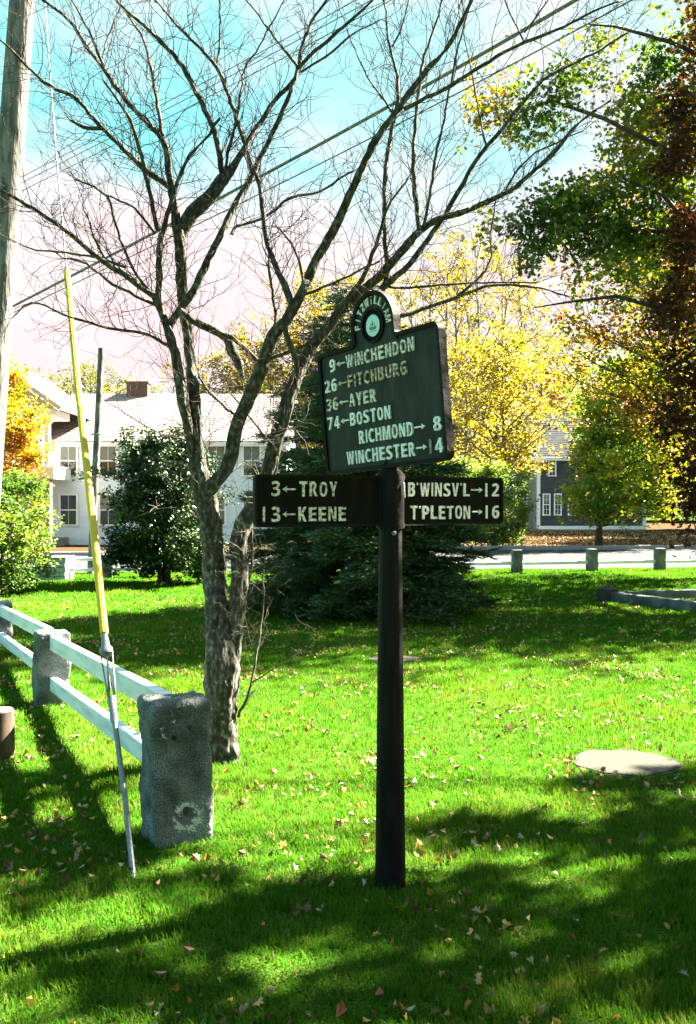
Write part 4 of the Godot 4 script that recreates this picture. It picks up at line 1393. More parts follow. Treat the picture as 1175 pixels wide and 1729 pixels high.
func build_white_house() -> void:
	var d := 44.0
	var k := d / F
	var left := (78.0 - CX) * k
	var right := (480.0 - CX) * k
	var y0 := EYE - (921.0 - 850.0) * k
	var eave := EYE + (850.0 - 746.0) * k
	var root := thing("white_house", "long white clapboard house with a pale roof and two-storey porch", "house", Vector3(left, -0.28, -d))
	house(root, left, right, -d, 10.5, y0, eave, 6.95, M.house_white, M.roof_pale)
	var s := Shape.new()
	s.box(Transform3D(Basis(), Vector3((left + right) * 0.5, y0 - 0.25, -d - 5.2)), Vector3(right - left - 0.06, 0.5, 10.4), 0.0)
	put("foundation", s, M.foundation, root)
	for u in [116.0, 183.0, 248.0, 312.0, 366.0, 425.0]:
		for v in [778.0, 861.0]:
			window(root, Vector3((u - CX) * k, EYE + (850.0 - v) * k, -d), 0.70, 1.3, 2, 2, 0.0 if v > 800 and u < 130 else (0.55 if u < 200 else 0.8))
	# chimney on the ridge
	var cx := (234.0 - CX) * 49.2 / F
	s = Shape.new()
	s.box(Transform3D(Basis(), Vector3(cx, 7.1, -49.2)), Vector3(1.05, 1.1, 0.7), 0.01)
	s.box(Transform3D(Basis(), Vector3(cx, 7.62, -49.2)), Vector3(1.15, 0.1, 0.8), 0.01)
	var roof := root.get_node("roof") as Node3D
	put("chimney", s, M.brick, roof)
	# porch: columns, upper deck with crossed railing, pediment
	var kp := 41.4 / F
	var zf := -41.4
	var pr := (88.0 - CX) * kp
	var pl := pr - 5.2
	var deck := EYE + (850.0 - 798.0) * kp
	s = Shape.new()
	s.box(Transform3D(Basis(), Vector3((pl + pr) * 0.5, deck, zf - 1.2)), Vector3(pr - pl + 0.2, 0.55, 2.55), 0.02)
	put("porch_deck", s, M.trim, root)
	s = Shape.new()
	s.box(Transform3D(Basis(), Vector3((pl + pr) * 0.5, -0.1, zf - 1.2)), Vector3(pr - pl, 0.4, 2.5), 0.02)
	put("porch_floor", s, M.grey_stone, root)
	for i in 4:
		var x := lerpf(pr - 0.22, pl + 0.22, i / 3.0)
		s = Shape.new()
		s.box(Transform3D(Basis(), Vector3(x, (deck - 0.28) * 0.5 + 0.05, zf - 0.1)), Vector3(0.3, deck - 0.38, 0.3), 0.02)
		put("porch_post", s, M.house_grey if i == 0 else M.trim, root)
		s = Shape.new()
		s.box(Transform3D(Basis(), Vector3(x, (deck + 0.28 + 5.35) * 0.5, zf - 0.1)), Vector3(0.22, 5.35 - deck - 0.28, 0.22), 0.02)
		put("porch_column", s, M.trim, root)
	for i in 3:
		var xa := lerpf(pr - 0.35, pl + 0.35, i / 3.0 + 0.03)
		var xb := lerpf(pr - 0.35, pl + 0.35, (i + 1) / 3.0 - 0.03)
		s = Shape.new()
		for y in [deck + 0.40, deck + 1.05]:
			rail(s, Vector3(xa, y, zf - 0.1), Vector3(xb, y, zf - 0.1), 0.07, 0.07)
		var parts := 2
		for j in parts:
			var xc := lerpf(xa, xb, float(j) / parts)
			var xd := lerpf(xa, xb, float(j + 1) / parts)
			rail(s, Vector3(xc, deck + 0.42, zf - 0.1), Vector3(xd, deck + 1.02, zf - 0.1), 0.05, 0.04)
			rail(s, Vector3(xc, deck + 1.02, zf - 0.11), Vector3(xd, deck + 0.42, zf - 0.11), 0.05, 0.04)
			s.box(Transform3D(Basis(), Vector3(xc, deck + 0.72, zf - 0.1)), Vector3(0.06, 0.62, 0.06), 0.0)
		put("porch_railing", s, M.trim, root)
	s = Shape.new()
	var pc := (pl + pr) * 0.5
	var ey := 5.55
	var apex := ey + (pr + 0.35 - pc) * 0.71
	s.box(Transform3D(Basis(), Vector3(pc, ey - 0.12, zf - 1.2)), Vector3(pr - pl + 0.1, 0.34, 2.6), 0.02)
	put("porch_beam", s, M.trim, root)
	s = Shape.new()
	s.face([Vector3(pl - 0.1, ey + 0.05, zf), Vector3(pr + 0.1, ey + 0.05, zf), Vector3(pc, apex - 0.2, zf)], Vector3(0, 0, 1))
	put("pediment", s, M.soffit, root)
	s = Shape.new()
	for e in [-1.0, 1.0]:
		var foot := Vector3(pc + e * (pr + 0.42 - pc), ey - 0.04, 0)
		var tip := Vector3(pc, apex, 0)
		var nn := Vector3(e * 0.71, 1, 0).normalized() * 0.16
		var za := zf + 0.35
		var zb := zf - 7.0
		s.face([foot + Vector3(0, 0, za) + nn, tip + Vector3(0, 0, za) + nn, tip + Vector3(0, 0, zb) + nn, foot + Vector3(0, 0, zb) + nn], nn)
		s.face([foot + Vector3(0, 0, za), tip + Vector3(0, 0, za), tip + Vector3(0, 0, zb), foot + Vector3(0, 0, zb)], -nn)
		s.face([foot + Vector3(0, 0, za), tip + Vector3(0, 0, za), tip + Vector3(0, 0, za) + nn, foot + Vector3(0, 0, za) + nn], Vector3(0, 0, 1))
		s.face([foot + Vector3(0, 0, za), foot + Vector3(0, 0, zb), foot + Vector3(0, 0, zb) + nn, foot + Vector3(0, 0, za) + nn], Vector3(e, 0, 0))
	put("porch_roof", s, M.soffit, root)
	s = Shape.new()
	clapboards(s, Vector3(pl, 0, -d + 0.2), Vector3(left, 0, -d + 0.2), y0, ey, Vector3(0, 0, 1))
	put("porch_wall", s, M.house_white, root)
	for v in [770.0, 850.0]:
		for u in [58.0, 18.0]:
			window(root, Vector3((u - CX) * (d - 0.2) / F, EYE + (850.0 - v) * k, -d + 0.2), 0.75, 1.5, 2, 4, 0.3)

func build_dark_house() -> void:
	var d := 56.0
	var k := d / F
	var left := (909.0 - CX) * k
	var right := (1088.0 - CX) * k
	var y0 := EYE - (893.0 - 850.0) * k
	var eave := EYE + (850.0 - 772.0) * k
	var root := thing("dark_house", "dark slate-grey clapboard house with white window frames behind the maple", "house", Vector3(left, -0.2, -d))
	house(root, left, right, -d, 8.5, y0, eave, 7.1, M.house_dark, M.roof_grey)
	var return_x := left
	var s := Shape.new()
	s.box(Transform3D(Basis(), Vector3((left + right) * 0.5, y0 + 0.07, -d + 0.03)), Vector3(right - left + 0.1, 0.2, 0.08), 0.005)
	put("water_table_board", s, M.trim, root)
	s = Shape.new()
	s.box(Transform3D(Basis(), Vector3((left + right) * 0.5, y0 - 0.26, -d - 4.2)), Vector3(right - left, 0.5, 8.4), 0.0)
	put("foundation", s, M.grey_stone, root)
	for q in [[932.0, 789.0, 0.32, 0.92], [1000.0, 789.0, 0.32, 0.92], [1050.0, 789.0, 0.32, 0.92], [922.5, 852.0, 0.30, 1.12], [941.5, 852.0, 0.30, 1.12], [965.0, 852.0, 0.30, 1.12], [996.0, 843.0, 0.34, 0.72], [1030.0, 852.0, 0.34, 1.12], [1060.0, 852.0, 0.34, 1.12]]:
		window(root, Vector3((q[0] - CX) * k, EYE + (850.0 - q[1]) * k, -d), q[2], q[3], 2, 4, 0.4, 0.075)
	# pale wing that joins on the far side
	d = 59.0
	k = d / F
	left = (785.0 - CX) * k
	right = (892.0 - CX) * k
	y0 = EYE - (892.0 - 850.0) * k
	eave = EYE + (850.0 - 762.0) * k
	root = thing("pale_house", "pale grey house partly hidden by yellow leaves beside the dark house", "house", Vector3(left, -0.2, -d))
	house(root, left, right, -d, 8.0, y0 - 0.4, eave, 7.9, M.house_grey, M.roof_grey)
	s = Shape.new()
	s.box(Transform3D(Basis(), Vector3(return_x - 0.06, (y0 - 0.4 + eave) * 0.5, -57.6)), Vector3(0.08, eave - y0 + 0.4, 2.75), 0.005)
	put("return_wall", s, M.house_grey, root)
	for q in [[865.0, 786.0], [830.0, 786.0], [865.0, 858.0], [830.0, 858.0]]:
		var c := Vector3((q[0] - CX) * k, EYE + (850.0 - q[1]) * k, -d)
		window(root, c, 0.5, 1.0, 2, 4, 0.3, 0.08)
		for e in [-1.0, 1.0]:
			s = Shape.new()
			s.box(Transform3D(Basis(), c + Vector3(e * 0.5, 0, 0.03)), Vector3(0.3, 1.05, 0.04), 0.005)
			put("shutter", s, M.house_dark, root)

# ---------- ground ----------
func sheet(called: String, m: Material, xs: Array, lift: float, near: Callable, far: Callable, rows: int) -> void:
	var s := Shape.new()
	for i in xs.size():
		for j in rows + 1:
			var x: float = xs[i]
			var z := -lerpf(near.call(x), far.call(x), float(j) / rows)
			s.vert(Vector3(x, ground_y(x, z) + lift, z), Vector3.UP)
	for i in xs.size() - 1:
		for j in rows:
			var a := i * (rows + 1) + j
			s.tri(a, a + rows + 1, a + 1)
			s.tri(a + 1, a + rows + 1, a + rows + 2)
	put(called, s, m).set_meta("kind", "structure")

func road_near(x: float) -> float:
	return 22.3 + 0.11 * x + 0.9

func build_ground() -> void:
	var xs := []
	for v in [-400.0, -200.0, -120.0, -80.0, -60.0]:
		xs.append(v)
	var x := -40.0
	while x <= 40.0:
		xs.append(x)
		x += 0.5 if absf(x) < 12 else 2.0
	for v in [60.0, 80.0, 120.0, 200.0, 400.0]:
		xs.append(v)
	var zs := [15.0, 8.0, 4.0]
	var z := 0.0
	while z > -70.0:
		zs.append(z)
		z -= 0.5 if z > -26 else 1.5
	for v in [-90.0, -130.0, -200.0, -300.0, -500.0]:
		zs.append(v)
	var s := Shape.new()
	for a in xs:
		for b in zs:
			var e := 0.05
			var nn := Vector3(ground_y(a - e, b) - ground_y(a + e, b), 2 * e, ground_y(a, b - e) - ground_y(a, b + e)).normalized()
			s.vert(Vector3(a, ground_y(a, b), b), nn)
	for i in xs.size() - 1:
		for j in zs.size() - 1:
			var q: int = i * zs.size() + j
			s.tri(q, q + zs.size(), q + 1)
			s.tri(q + 1, q + zs.size(), q + zs.size() + 1)
	put("lawn", s, M.lawn).set_meta("kind", "structure")
	var rx := []
	x = -60.0
	while x <= 60.0:
		rx.append(x)
		x += 1.0
	sheet("road", M.road, rx, 0.02, func(q): return road_near(q), func(q): return road_near(q) + 9.5, 12)
	sheet("yard", M.yard, rx, 0.03, func(q): return road_near(q) + 9.8, func(q): return 90.0, 40)
	s = Shape.new()
	for i in rx.size() - 1:
		var a: float = rx[i]
		var b: float = rx[i + 1]
		var za := -(road_near(a) + 9.65)
		var zb := -(road_near(b) + 9.65)
		var p := Vector3((a + b) * 0.5, ground_y((a + b) * 0.5, za) + 0.04, (za + zb) * 0.5)
		s.box(Transform3D(Basis(Vector3.UP, atan2(-(zb - za), b - a)), p), Vector3(1.0, 0.22, 0.16), 0.015)
	put("kerb", s, M.kerb).set_meta("kind", "structure")

func grass_ok(x: float, z: float) -> bool:
	if Vector2((x - M.slab.x) / 0.325, (z - M.slab.z) / 0.30).length() < 1.0:
		return false
	if Vector2((x - M.slab2.x) / 0.30, (z - M.slab2.z) / 0.22).length() < 1.0:
		return false
	if -z > road_near(x) - 0.1:
		return false
	return true

func build_grass() -> void:
	var r := RandomNumberGenerator.new()
	r.seed = 3
	var tone := FastNoiseLite.new()
	tone.seed = 8
	tone.frequency = 0.35
	tone.fractal_octaves = 4
	M.slab = on_ground(1056, 1289)
	M.slab2 = on_ground(668, 1114)
	# bands: near depth, far depth, tufts per square metre, blades, height, spread, blade width
	var bands := [[2.3, 6.0, 2000.0, 9, 0.043, 0.026, 0.0034], [6.0, 10.5, 850.0, 9, 0.045, 0.04, 0.0050], [10.5, 16.0, 300.0, 10, 0.06, 0.06, 0.0085], [16.0, 25.0, 120.0, 12, 0.062, 0.09, 0.013]]
	for bi in bands.size():
		var b: Array = bands[bi]
		var xf := []
		var cols := PackedColorArray()
		var w0: float = 0.42 * b[0] + 0.9
		var w1: float = 0.42 * b[1] + 0.9
		var n := int((w0 + w1) * (b[1] - b[0]) * b[2])
		for i in n:
			var d: float = lerpf(b[0], b[1], r.randf())
			var w: float = 0.42 * d + 0.9
			if r.randf() > w / w1:
				continue
			var x := r.randf_range(-w, w)
			var z := -d
			if not grass_ok(x, z):
				continue
			var t := tone.get_noise_2d(x, z)
			var fine := tone.get_noise_2d(x * 6.0 + 40.0, z * 6.0)
			var sc := r.randf_range(0.65, 1.2) * (1.0 + 0.5 * fine + 0.3 * t)
			xf.append(Transform3D(Basis(Vector3.UP, r.randf() * TAU).scaled(Vector3(1, clampf(sc, 0.45, 1.7), 1)), Vector3(x, ground_y(x, z), z)))
			var dry := clampf(0.8 * t + 0.5 * fine + r.randfn(0.12, 0.22), 0, 1)
			var c := Color(0.066, 0.185, 0.016).lerp(Color(0.155, 0.255, 0.027), dry)
			if r.randf() < 0.05 + 0.12 * maxf(0.0, t + fine):
				c = Color(0.22, 0.2, 0.07)
			var g := r.randf_range(0.8, 1.2)
			cols.append(Color(c.r * g, c.g * g, c.b * g))
		var o := copies("grass", grass_mesh(50 + bi, b[3], b[4], b[5], b[6]), M.grass, xf, cols)
		tag(o, ["short green lawn grass round the sign post", "short green lawn grass past the fence posts", "lawn grass round the dark spruce", "lawn grass along the road edge"][bi], "grass", "", "stuff")

const FALLEN := [[Color(0.30, 0.20, 0.10), "tan"], [Color(0.31, 0.235, 0.15), "pale buff"], [Color(0.36, 0.14, 0.02), "orange"], [Color(0.12, 0.06, 0.03), "brown"], [Color(0.18, 0.04, 0.015), "russet"], [Color(0.38, 0.25, 0.04), "yellow"]]

func build_fallen_leaves() -> void:
	var r := RandomNumberGenerator.new()
	r.seed = 19
	var shapes := []
	for i in 10:
		var s := Shape.new()
		leaf_into(s, Transform3D(Basis(), Vector3(0, 0, 0.5)), 1.0, r.randf_range(0.6, 0.95), r.randf_range(0.4, 1.3) * (1.0 if i % 3 else -1.0), i % 2 == 0)
		shapes.append(s.mesh())
	var heaps := FastNoiseLite.new()
	heaps.seed = 4
	heaps.frequency = 0.8
	heaps.fractal_octaves = 3
	var spots := []
	var tries := 0
	while spots.size() < 7500 and tries < 200000:
		tries += 1
		var d := sqrt(lerpf(2.6 * 2.6, 17.0 * 17.0, r.randf()))
		var w := 0.42 * d + 0.6
		var x := r.randf_range(-w, w)
		if r.randf() > 0.10 + 2.4 * maxf(0.0, heaps.get_noise_2d(x, d)) or not grass_ok(x, -d):
			continue
		if r.randf() > clampf(1.25 - d * 0.045, 0.3, 1.0):
			continue
		spots.append(Vector2(x, d))
	spots.sort_custom(func(a, b): return a.y < b.y)
	var mats := []
	for f in FALLEN:
		var m := mat(f[0], 0.75)
		m.backlight_enabled = true
		m.backlight = Color(0.3, 0.25, 0.12)
		mats.append(m)
	var xf := []
	var cols := PackedColorArray()
	for i in spots.size():
		var p: Vector2 = spots[i]
		var size := r.randf_range(0.02, 0.05)
		var k := [0, 0, 1, 1, 2, 3, 3, 4, 5][r.randi() % 9] as int
		var b := Basis.from_euler(Vector3(r.randfn(0, 0.7), r.randf() * TAU, r.randfn(0, 0.8))).scaled(Vector3.ONE * size)
		var pos := Vector3(p.x, ground_y(p.x, -p.y) + r.randf_range(0.014, 0.036), -p.y)
		if i < 280:
			var o := MeshInstance3D.new()
			o.name = numbered("fallen_leaf")
			o.mesh = shapes[i % shapes.size()]
			o.material_override = mats[k]
			add_child(o)
			o.transform = Transform3D(b, pos)
			tag(o, "curled %s fallen leaf lying on the lawn round the sign" % FALLEN[k][1], "leaf", "%s fallen leaves on the lawn" % FALLEN[k][1])
		else:
			xf.append(Transform3D(b, pos))
			var g := r.randf_range(0.8, 1.2)
			var c: Color = FALLEN[k][0]
			cols.append(Color(c.r * g, c.g * g, c.b * g))
	tag(copies("leaf_litter", shapes[0], M.litter, xf, cols), "scattered dry autumn leaves over the lawn", "leaves", "", "stuff")
	# leaves over the yard across the road
	xf = []
	cols = PackedColorArray()
	for i in 5000:
		var x := r.randf_range(2, 24)
		var d := r.randf_range(road_near(x) + 10.0, 55.0)
		xf.append(Transform3D(random_basis(r).scaled(Vector3.ONE * r.randf_range(0.06, 0.12)), Vector3(x, 0.05, -d)))
		var c: Color = FALLEN[[0, 0, 1, 1, 2, 3, 3, 4, 5][r.randi() % 9]][0]
		cols.append(c)
	tag(copies("yard_leaf_litter", shapes[1], M.litter, xf, cols), "brown leaf litter before the dark house", "leaves", "", "stuff")

# ---------- trees and bushes ----------
func build_spruce() -> void:
	var c := at(604, 1033, 14.5)
	c.y = 0
	var root := thing("spruce_tree", "dark green spruce with skirts to the grass behind the sign post", "tree", c)
	var r := RandomNumberGenerator.new()
	r.seed = 41
	var top := 4.85
	var s := Shape.new()
	s.tube(PackedVector3Array([c - Vector3(0, 0.05, 0), c + Vector3(0.02, top * 0.5, 0), c + Vector3(0.0, top, 0)]), PackedFloat32Array([0.13, 0.07, 0.012]), 10, Color.WHITE, 0.1, 1)
	var xf := []
	var cols := PackedColorArray()
	var y := 0.22
	var k := 0
	while y < top - 0.05:
		var t := y / top
		var count := int(lerpf(17, 8, t))
		for i in count:
			var az := TAU * (i + r.randf_range(-0.3, 0.3)) / count + k * 0.7
			var ln := (1.72 * pow(1.0 - t, 0.68) + 0.05) * r.randf_range(0.6, 1.22) * (1.0 + 0.22 * patch.get_noise_3d(az * 40.0, y * 30.0, 3.0))
			var out := Vector3(cos(az), 0, sin(az))
			var a := c + Vector3(0, y, 0)
			var m := a + out * ln * 0.55 + Vector3(0, -0.10 * ln + 0.05, 0)
			var e := a + out * ln + Vector3(0, (-0.10 if t < 0.5 else 0.1) * ln + r.randfn(0, 0.06), 0)
			e.y = maxf(e.y, 0.1)
			s.tube(bezier(a, m, e, 5), taper(5, 0.018 * (1.0 - t) + 0.006, 0.003), 4)
			var n := int(ln * 34) + 6
			for j in n:
				var q := sqrt((j + r.randf()) / n)
				if q < 0.22:
					continue
				var p := a.lerp(m, q).lerp(m.lerp(e, q), q)
				var sg := 1.0 if j % 2 == 0 else -1.0
				var dir := (out * r.randf_range(0.5, 1.2) + out.cross(Vector3.UP) * sg * r.randf_range(0.1, 1.0) * (1.0 if q < 0.93 else 0.2) + Vector3(0, r.randfn(-0.08, 0.16), 0)).normalized()
				var side := dir.cross(Vector3.UP).normalized()
				var len := r.randf_range(0.14, 0.30) * lerpf(1.15, 0.75, t)
				xf.append(Transform3D(Basis(side, side.cross(dir), -dir) * Basis(Vector3(0, 0, 1), r.randfn(0, 0.3)) * Basis.from_scale(Vector3.ONE * len), p - c + dir * r.randf_range(0, 0.12)))
				var g := r.randf_range(0.75, 1.2)
				cols.append(Color(0.024 * g, 0.076 * g, 0.017 * g))
		y += lerpf(0.17, 0.12, t)
		k += 1
	put("trunk", s, M.dark_bark, root)
	copies("needles", M.sprig, M.needle, xf, cols, root)

func blob(xf: Array, cols: PackedColorArray, c: Vector3, rad: Vector3, n: int, leaf: float, pal: Array, r: RandomNumberGenerator, base: Vector3) -> void:
	for i in n:
		var q := Vector3(r.randfn(0, 0.5), r.randfn(0, 0.5), r.randfn(0, 0.5))
		var p := c + q * rad
		xf.append(Transform3D(Basis.from_euler(Vector3(r.randf_range(-0.7, 0.7), r.randf_range(-PI, PI), r.randf_range(-0.7, 0.7))).scaled(Vector3.ONE * leaf * r.randf_range(0.7, 1.3)), p - base))
		cols.append(pick(pal, p, r))

func build_oak() -> void:
	# large oak whose trunk stands past the picture's edge; its limbs hang into view
	var base := Vector3(8.6, 0, -16.0)
	var root := thing("oak_tree", "large green oak whose boughs hang in over the sunny lawn", "tree", base)
	var r := RandomNumberGenerator.new()
	r.seed = 91
	var s := Shape.new()
	s.tube(PackedVector3Array([base - Vector3(0, 0.1, 0), base + Vector3(0, 1, 0), base + Vector3(0.1, 3, 0.1), base + Vector3(-0.1, 5.5, 0.2), base + Vector3(0, 9, 0)]), PackedFloat32Array([0.45, 0.36, 0.32, 0.26, 0.1]), 14, Color.WHITE, 0.12, 2)
	var xf := []
	var cols := PackedColorArray()
	var green := [Color(0.035, 0.10, 0.014), Color(0.065, 0.15, 0.018), Color(0.14, 0.23, 0.022), Color(0.25, 0.30, 0.03)]
	var mixed := [Color(0.08, 0.17, 0.02), Color(0.20, 0.28, 0.03), Color(0.34, 0.32, 0.03), Color(0.34, 0.17, 0.02)]
	var red := [Color(0.045, 0.010, 0.007), Color(0.07, 0.014, 0.008), Color(0.10, 0.025, 0.010), Color(0.06, 0.03, 0.01)]
	# boughs: traced points with depth, then leaf masses [u, v, half width, half height, depth, count, palette]
	for l in [[[1250, 430], [1150, 395], [1060, 385], [960, 375], [890, 380]], [[1250, 300], [1130, 255], [1020, 200], [930, 170], [850, 200], [800, 215]], [[1250, 120], [1130, 70], [1040, 45], [985, 40]], [[1250, 600], [1150, 530], [1040, 500], [960, 510], [900, 520]], [[1240, 470], [1120, 330], [1050, 300], [1000, 300]]]:
		var pts := PackedVector3Array([base + Vector3(0, 4.2, 0.1)])
		for q in l:
			pts.append(at(q[0], q[1], 14.2 + 0.3 * sin(q[0] * 0.01)))
		s.tube(pts, taper(pts.size() - 1, 0.055, 0.008), 6)
	for q in [
		[1120, 390, 70, 60, 14.3, 120, green], [1050, 400, 70, 55, 14.2, 170, green], [985, 385, 70, 55, 14.1, 170, green], [915, 385, 45, 45, 14.0, 80, green], [1075, 300, 70, 45, 14.4, 110, mixed],
		[940, 345, 45, 35, 14.0, 70, green], [1000, 330, 60, 35, 14.0, 80, mixed], [1130, 300, 50, 60, 14.6, 110, mixed], [1090, 190, 60, 55, 14.8, 120, mixed], [1110, 110, 50, 50, 14.9, 60, green], [1060, 250, 60, 40, 14.5, 70, mixed],
		[980, 130, 55, 45, 14.4, 52, mixed], [930, 170, 50, 45, 14.2, 55, green], [860, 165, 55, 50, 14.0, 46, mixed], [815, 190, 35, 45, 14.0, 30, mixed], [890, 215, 45, 28, 14.1, 30, mixed], [1010, 60, 30, 30, 14.5, 16, mixed],
		[822, 385, 20, 38, 14.0, 16, mixed], [890, 430, 25, 28, 14.0, 24, green], [880, 380, 25, 25, 14.0, 20, green],
		[1158, 200, 45, 80, 13.6, 120, red], [1140, 270, 30, 35, 13.5, 40, red], [1165, 420, 44, 90, 13.6, 140, red], [1135, 520, 36, 40, 13.5, 60, red], [1170, 50, 30, 60, 13.8, 50, red], [1160, 620, 45, 80, 13.8, 130, red], [1145, 720, 36, 40, 13.6, 60, red], [1170, 820, 40, 110, 13.8, 120, red]]:
		var c := at(q[0], q[1], q[4])
		var k: float = q[4] / F
		blob(xf, cols, c, Vector3(q[2] * k, q[3] * k, maxf(q[2], 45.0) * k), q[5], 0.085, q[6], r, base)
	# the crown beyond the picture's edge
	for i in 44:
		var az := i * 2.4
		var rr := r.randf_range(1.2, 3.6)
		var c := base + Vector3(cos(az) * rr + 0.4, r.randf_range(5.0, 10.0), sin(az) * rr * 0.8 - 1.0)
		s.tube(PackedVector3Array([base + Vector3(0, 4.5, 0), base.lerp(c, 0.5) + Vector3(0, 2.2, 0), c]), PackedFloat32Array([0.09, 0.06, 0.02]), 5)
		blob(xf, cols, c, Vector3(1.4, 0.9, 1.4), 75, 0.14, green, r, base)
	put("trunk", s, M.dark_bark, root)
	copies("crown", M.lobed_clump, M.leaf, xf, cols, root)

func build_trees() -> void:
	var green := [Color(0.012, 0.034, 0.008), Color(0.018, 0.052, 0.009), Color(0.028, 0.075, 0.012), Color(0.055, 0.12, 0.018)]
	var fresh := [Color(0.07, 0.16, 0.03), Color(0.12, 0.24, 0.04), Color(0.20, 0.30, 0.05), Color(0.28, 0.34, 0.07)]
	var yellow := [Color(0.18, 0.17, 0.02), Color(0.30, 0.25, 0.025), Color(0.36, 0.29, 0.03), Color(0.40, 0.32, 0.05)]
	var lime := [Color(0.06, 0.14, 0.015), Color(0.13, 0.22, 0.02), Color(0.26, 0.30, 0.02), Color(0.46, 0.37, 0.03)]
	var orange := [Color(0.45, 0.30, 0.02), Color(0.52, 0.24, 0.02), Color(0.50, 0.15, 0.015), Color(0.35, 0.08, 0.015)]
	var flame := [Color(0.60, 0.42, 0.03), Color(0.62, 0.30, 0.02), Color(0.60, 0.18, 0.015), Color(0.55, 0.10, 0.015)]
	var olive := [Color(0.10, 0.12, 0.03), Color(0.20, 0.18, 0.03), Color(0.34, 0.26, 0.03), Color(0.45, 0.33, 0.03)]
	# round evergreen bush behind the tree
	var p := at(277, 985, 19.4)
	p.y = 0
	tree("evergreen_bush", "dense rounded dark evergreen bush before the white house", "bush", p, {"h": 2.95, "r": 0.05, "cr": 1.12, "c0": 0.35, "limbs": 60, "subs": 6, "n": 4200, "leaf": 0.065, "pal": green, "bark": M.dark_bark, "mat": M.dark_leaf, "seed": 1, "stems": 4, "upright": 0.5, "sig": 0.07})
	p = at(-8, 1003, 17.2)
	p.y = 0
	tree("leafy_shrub", "light green leafy shrub beside the leaning utility pole", "bush", p, {"h": 2.1, "r": 0.04, "cr": 0.98, "c0": 0.25, "limbs": 40, "subs": 6, "n": 2000, "leaf": 0.06, "pal": fresh, "bark": M.grey_bark, "seed": 2, "stems": 4, "upright": 0.5, "sig": 0.07})
	p = at(835, 930, 35.0)
	p.y = 0
	tree("pale_bush", "pale yellow-green bush across the road beyond the sign arm", "bush", p, {"h": 3.0, "r": 0.05, "cr": 1.2, "c0": 0.3, "limbs": 36, "subs": 5, "n": 1000, "leaf": 0.10, "pal": fresh, "bark": M.grey_bark, "seed": 3, "stems": 4, "upright": 0.6})
	p = at(770, 930, 36.0)
	p.y = 0
	tree("pale_bush", "darker green bush across the road behind the spruce", "bush", p, {"h": 3.2, "r": 0.05, "cr": 1.4, "c0": 0.3, "limbs": 36, "subs": 5, "n": 1100, "leaf": 0.10, "pal": fresh, "bark": M.grey_bark, "seed": 4, "stems": 4, "upright": 0.6})
	# young maple by the road
	p = at(1010, 925, 35.2)
	p.y = 0
	tree("maple_tree", "green and yellow young maple in front of the dark house", "tree", p, {"h": 7.0, "r": 0.13, "cr": 2.2, "c0": 1.5, "limbs": 48, "subs": 7, "n": 2900, "lean": Vector3(0.5, 0, 0), "shift": Vector3(1.0, 0, 0), "leaf": 0.13, "pal": [Color(0.10, 0.23, 0.018), Color(0.21, 0.35, 0.025), Color(0.36, 0.40, 0.03), Color(0.48, 0.39, 0.03)], "bark": M.dark_bark, "seed": 5, "upright": 0.6, "sig": 0.24})
	# orange tree over it
	p = at(1135, 985, 20.5)
	p.y = 0
	tree("orange_tree", "orange and rust leaved tree past the plot kerb", "tree", p + Vector3(1.6, 0, -0.6), {"h": 7.4, "r": 0.15, "cr": 3.3, "c0": 3.4, "limbs": 40, "subs": 7, "n": 3600, "leaf": 0.09, "pal": [lime[0], lime[2], olive[2], Color(0.30, 0.13, 0.015), Color(0.20, 0.055, 0.012)], "bark": M.dark_bark, "seed": 6, "upright": 0.35, "sig": 0.26, "lean": Vector3(-1.6, 0, 0.6)})
	# yellow maples beyond the road
	for q in [[852, 40.0, 8.4, 2.3, 3.3, 760, 7, "bright yellow maple across the road beyond the sign panel"], [785, 47.0, 9.6, 2.2, 3.0, 420, 8, "yellow leaved tree between the bare trunks and the sign panel"], [930, 68.0, 13.5, 2.8, 7.0, 480, 9, "tall yellow tree above the roof of the dark house"]]:
		p = Vector3((q[0] - CX) * q[1] / F, 0, -q[1])
		tree("yellow_maple", q[7], "tree", p, {"h": q[2], "r": 0.15, "cr": q[3], "c0": q[4], "limbs": 34, "subs": 6, "n": q[5], "leaf": 0.15, "pal": yellow, "bark": M.grey_bark, "seed": q[6], "upright": 0.8, "sig": 0.3})
	# flame maple by the white house porch
	p = Vector3((2.0 - CX) * 38.0 / F, -0.25, -38.0)
	tree("flame_maple", "small orange and yellow maple before the white house porch", "tree", p, {"h": 7.3, "r": 0.1, "cr": 1.55, "c0": 2.6, "limbs": 34, "subs": 6, "n": 2000, "leaf": 0.13, "pal": [lime[2], yellow[1], flame[0], flame[1], flame[2]], "bark": M.grey_bark, "seed": 10, "upright": 0.8, "sig": 0.2})
	# thin half-bare trees of the wood behind
	var r := RandomNumberGenerator.new()
	r.seed = 123
	var us := [628, 652, 676, 694, 716, 742, 760, 786, 804, 826, 848, 872, 896, 925]
	for i in us.size():
		var d := r.randf_range(54, 72)
		p = Vector3((us[i] - CX) * d / F, 0, -d)
		tree("slender_tree", "slender grey half-bare tree in the wood behind the sign", "tree", p, {"h": r.randf_range(15.5, 19.0), "r": 0.19, "cr": 2.3, "c0": 4.5, "limbs": 26, "subs": 7, "n": 190, "leaf": 0.16, "pal": olive if i % 3 else yellow, "bark": M.grey_bark, "seed": 200 + i, "upright": 1.4, "sig": 0.3}, "slender trees of the wood")
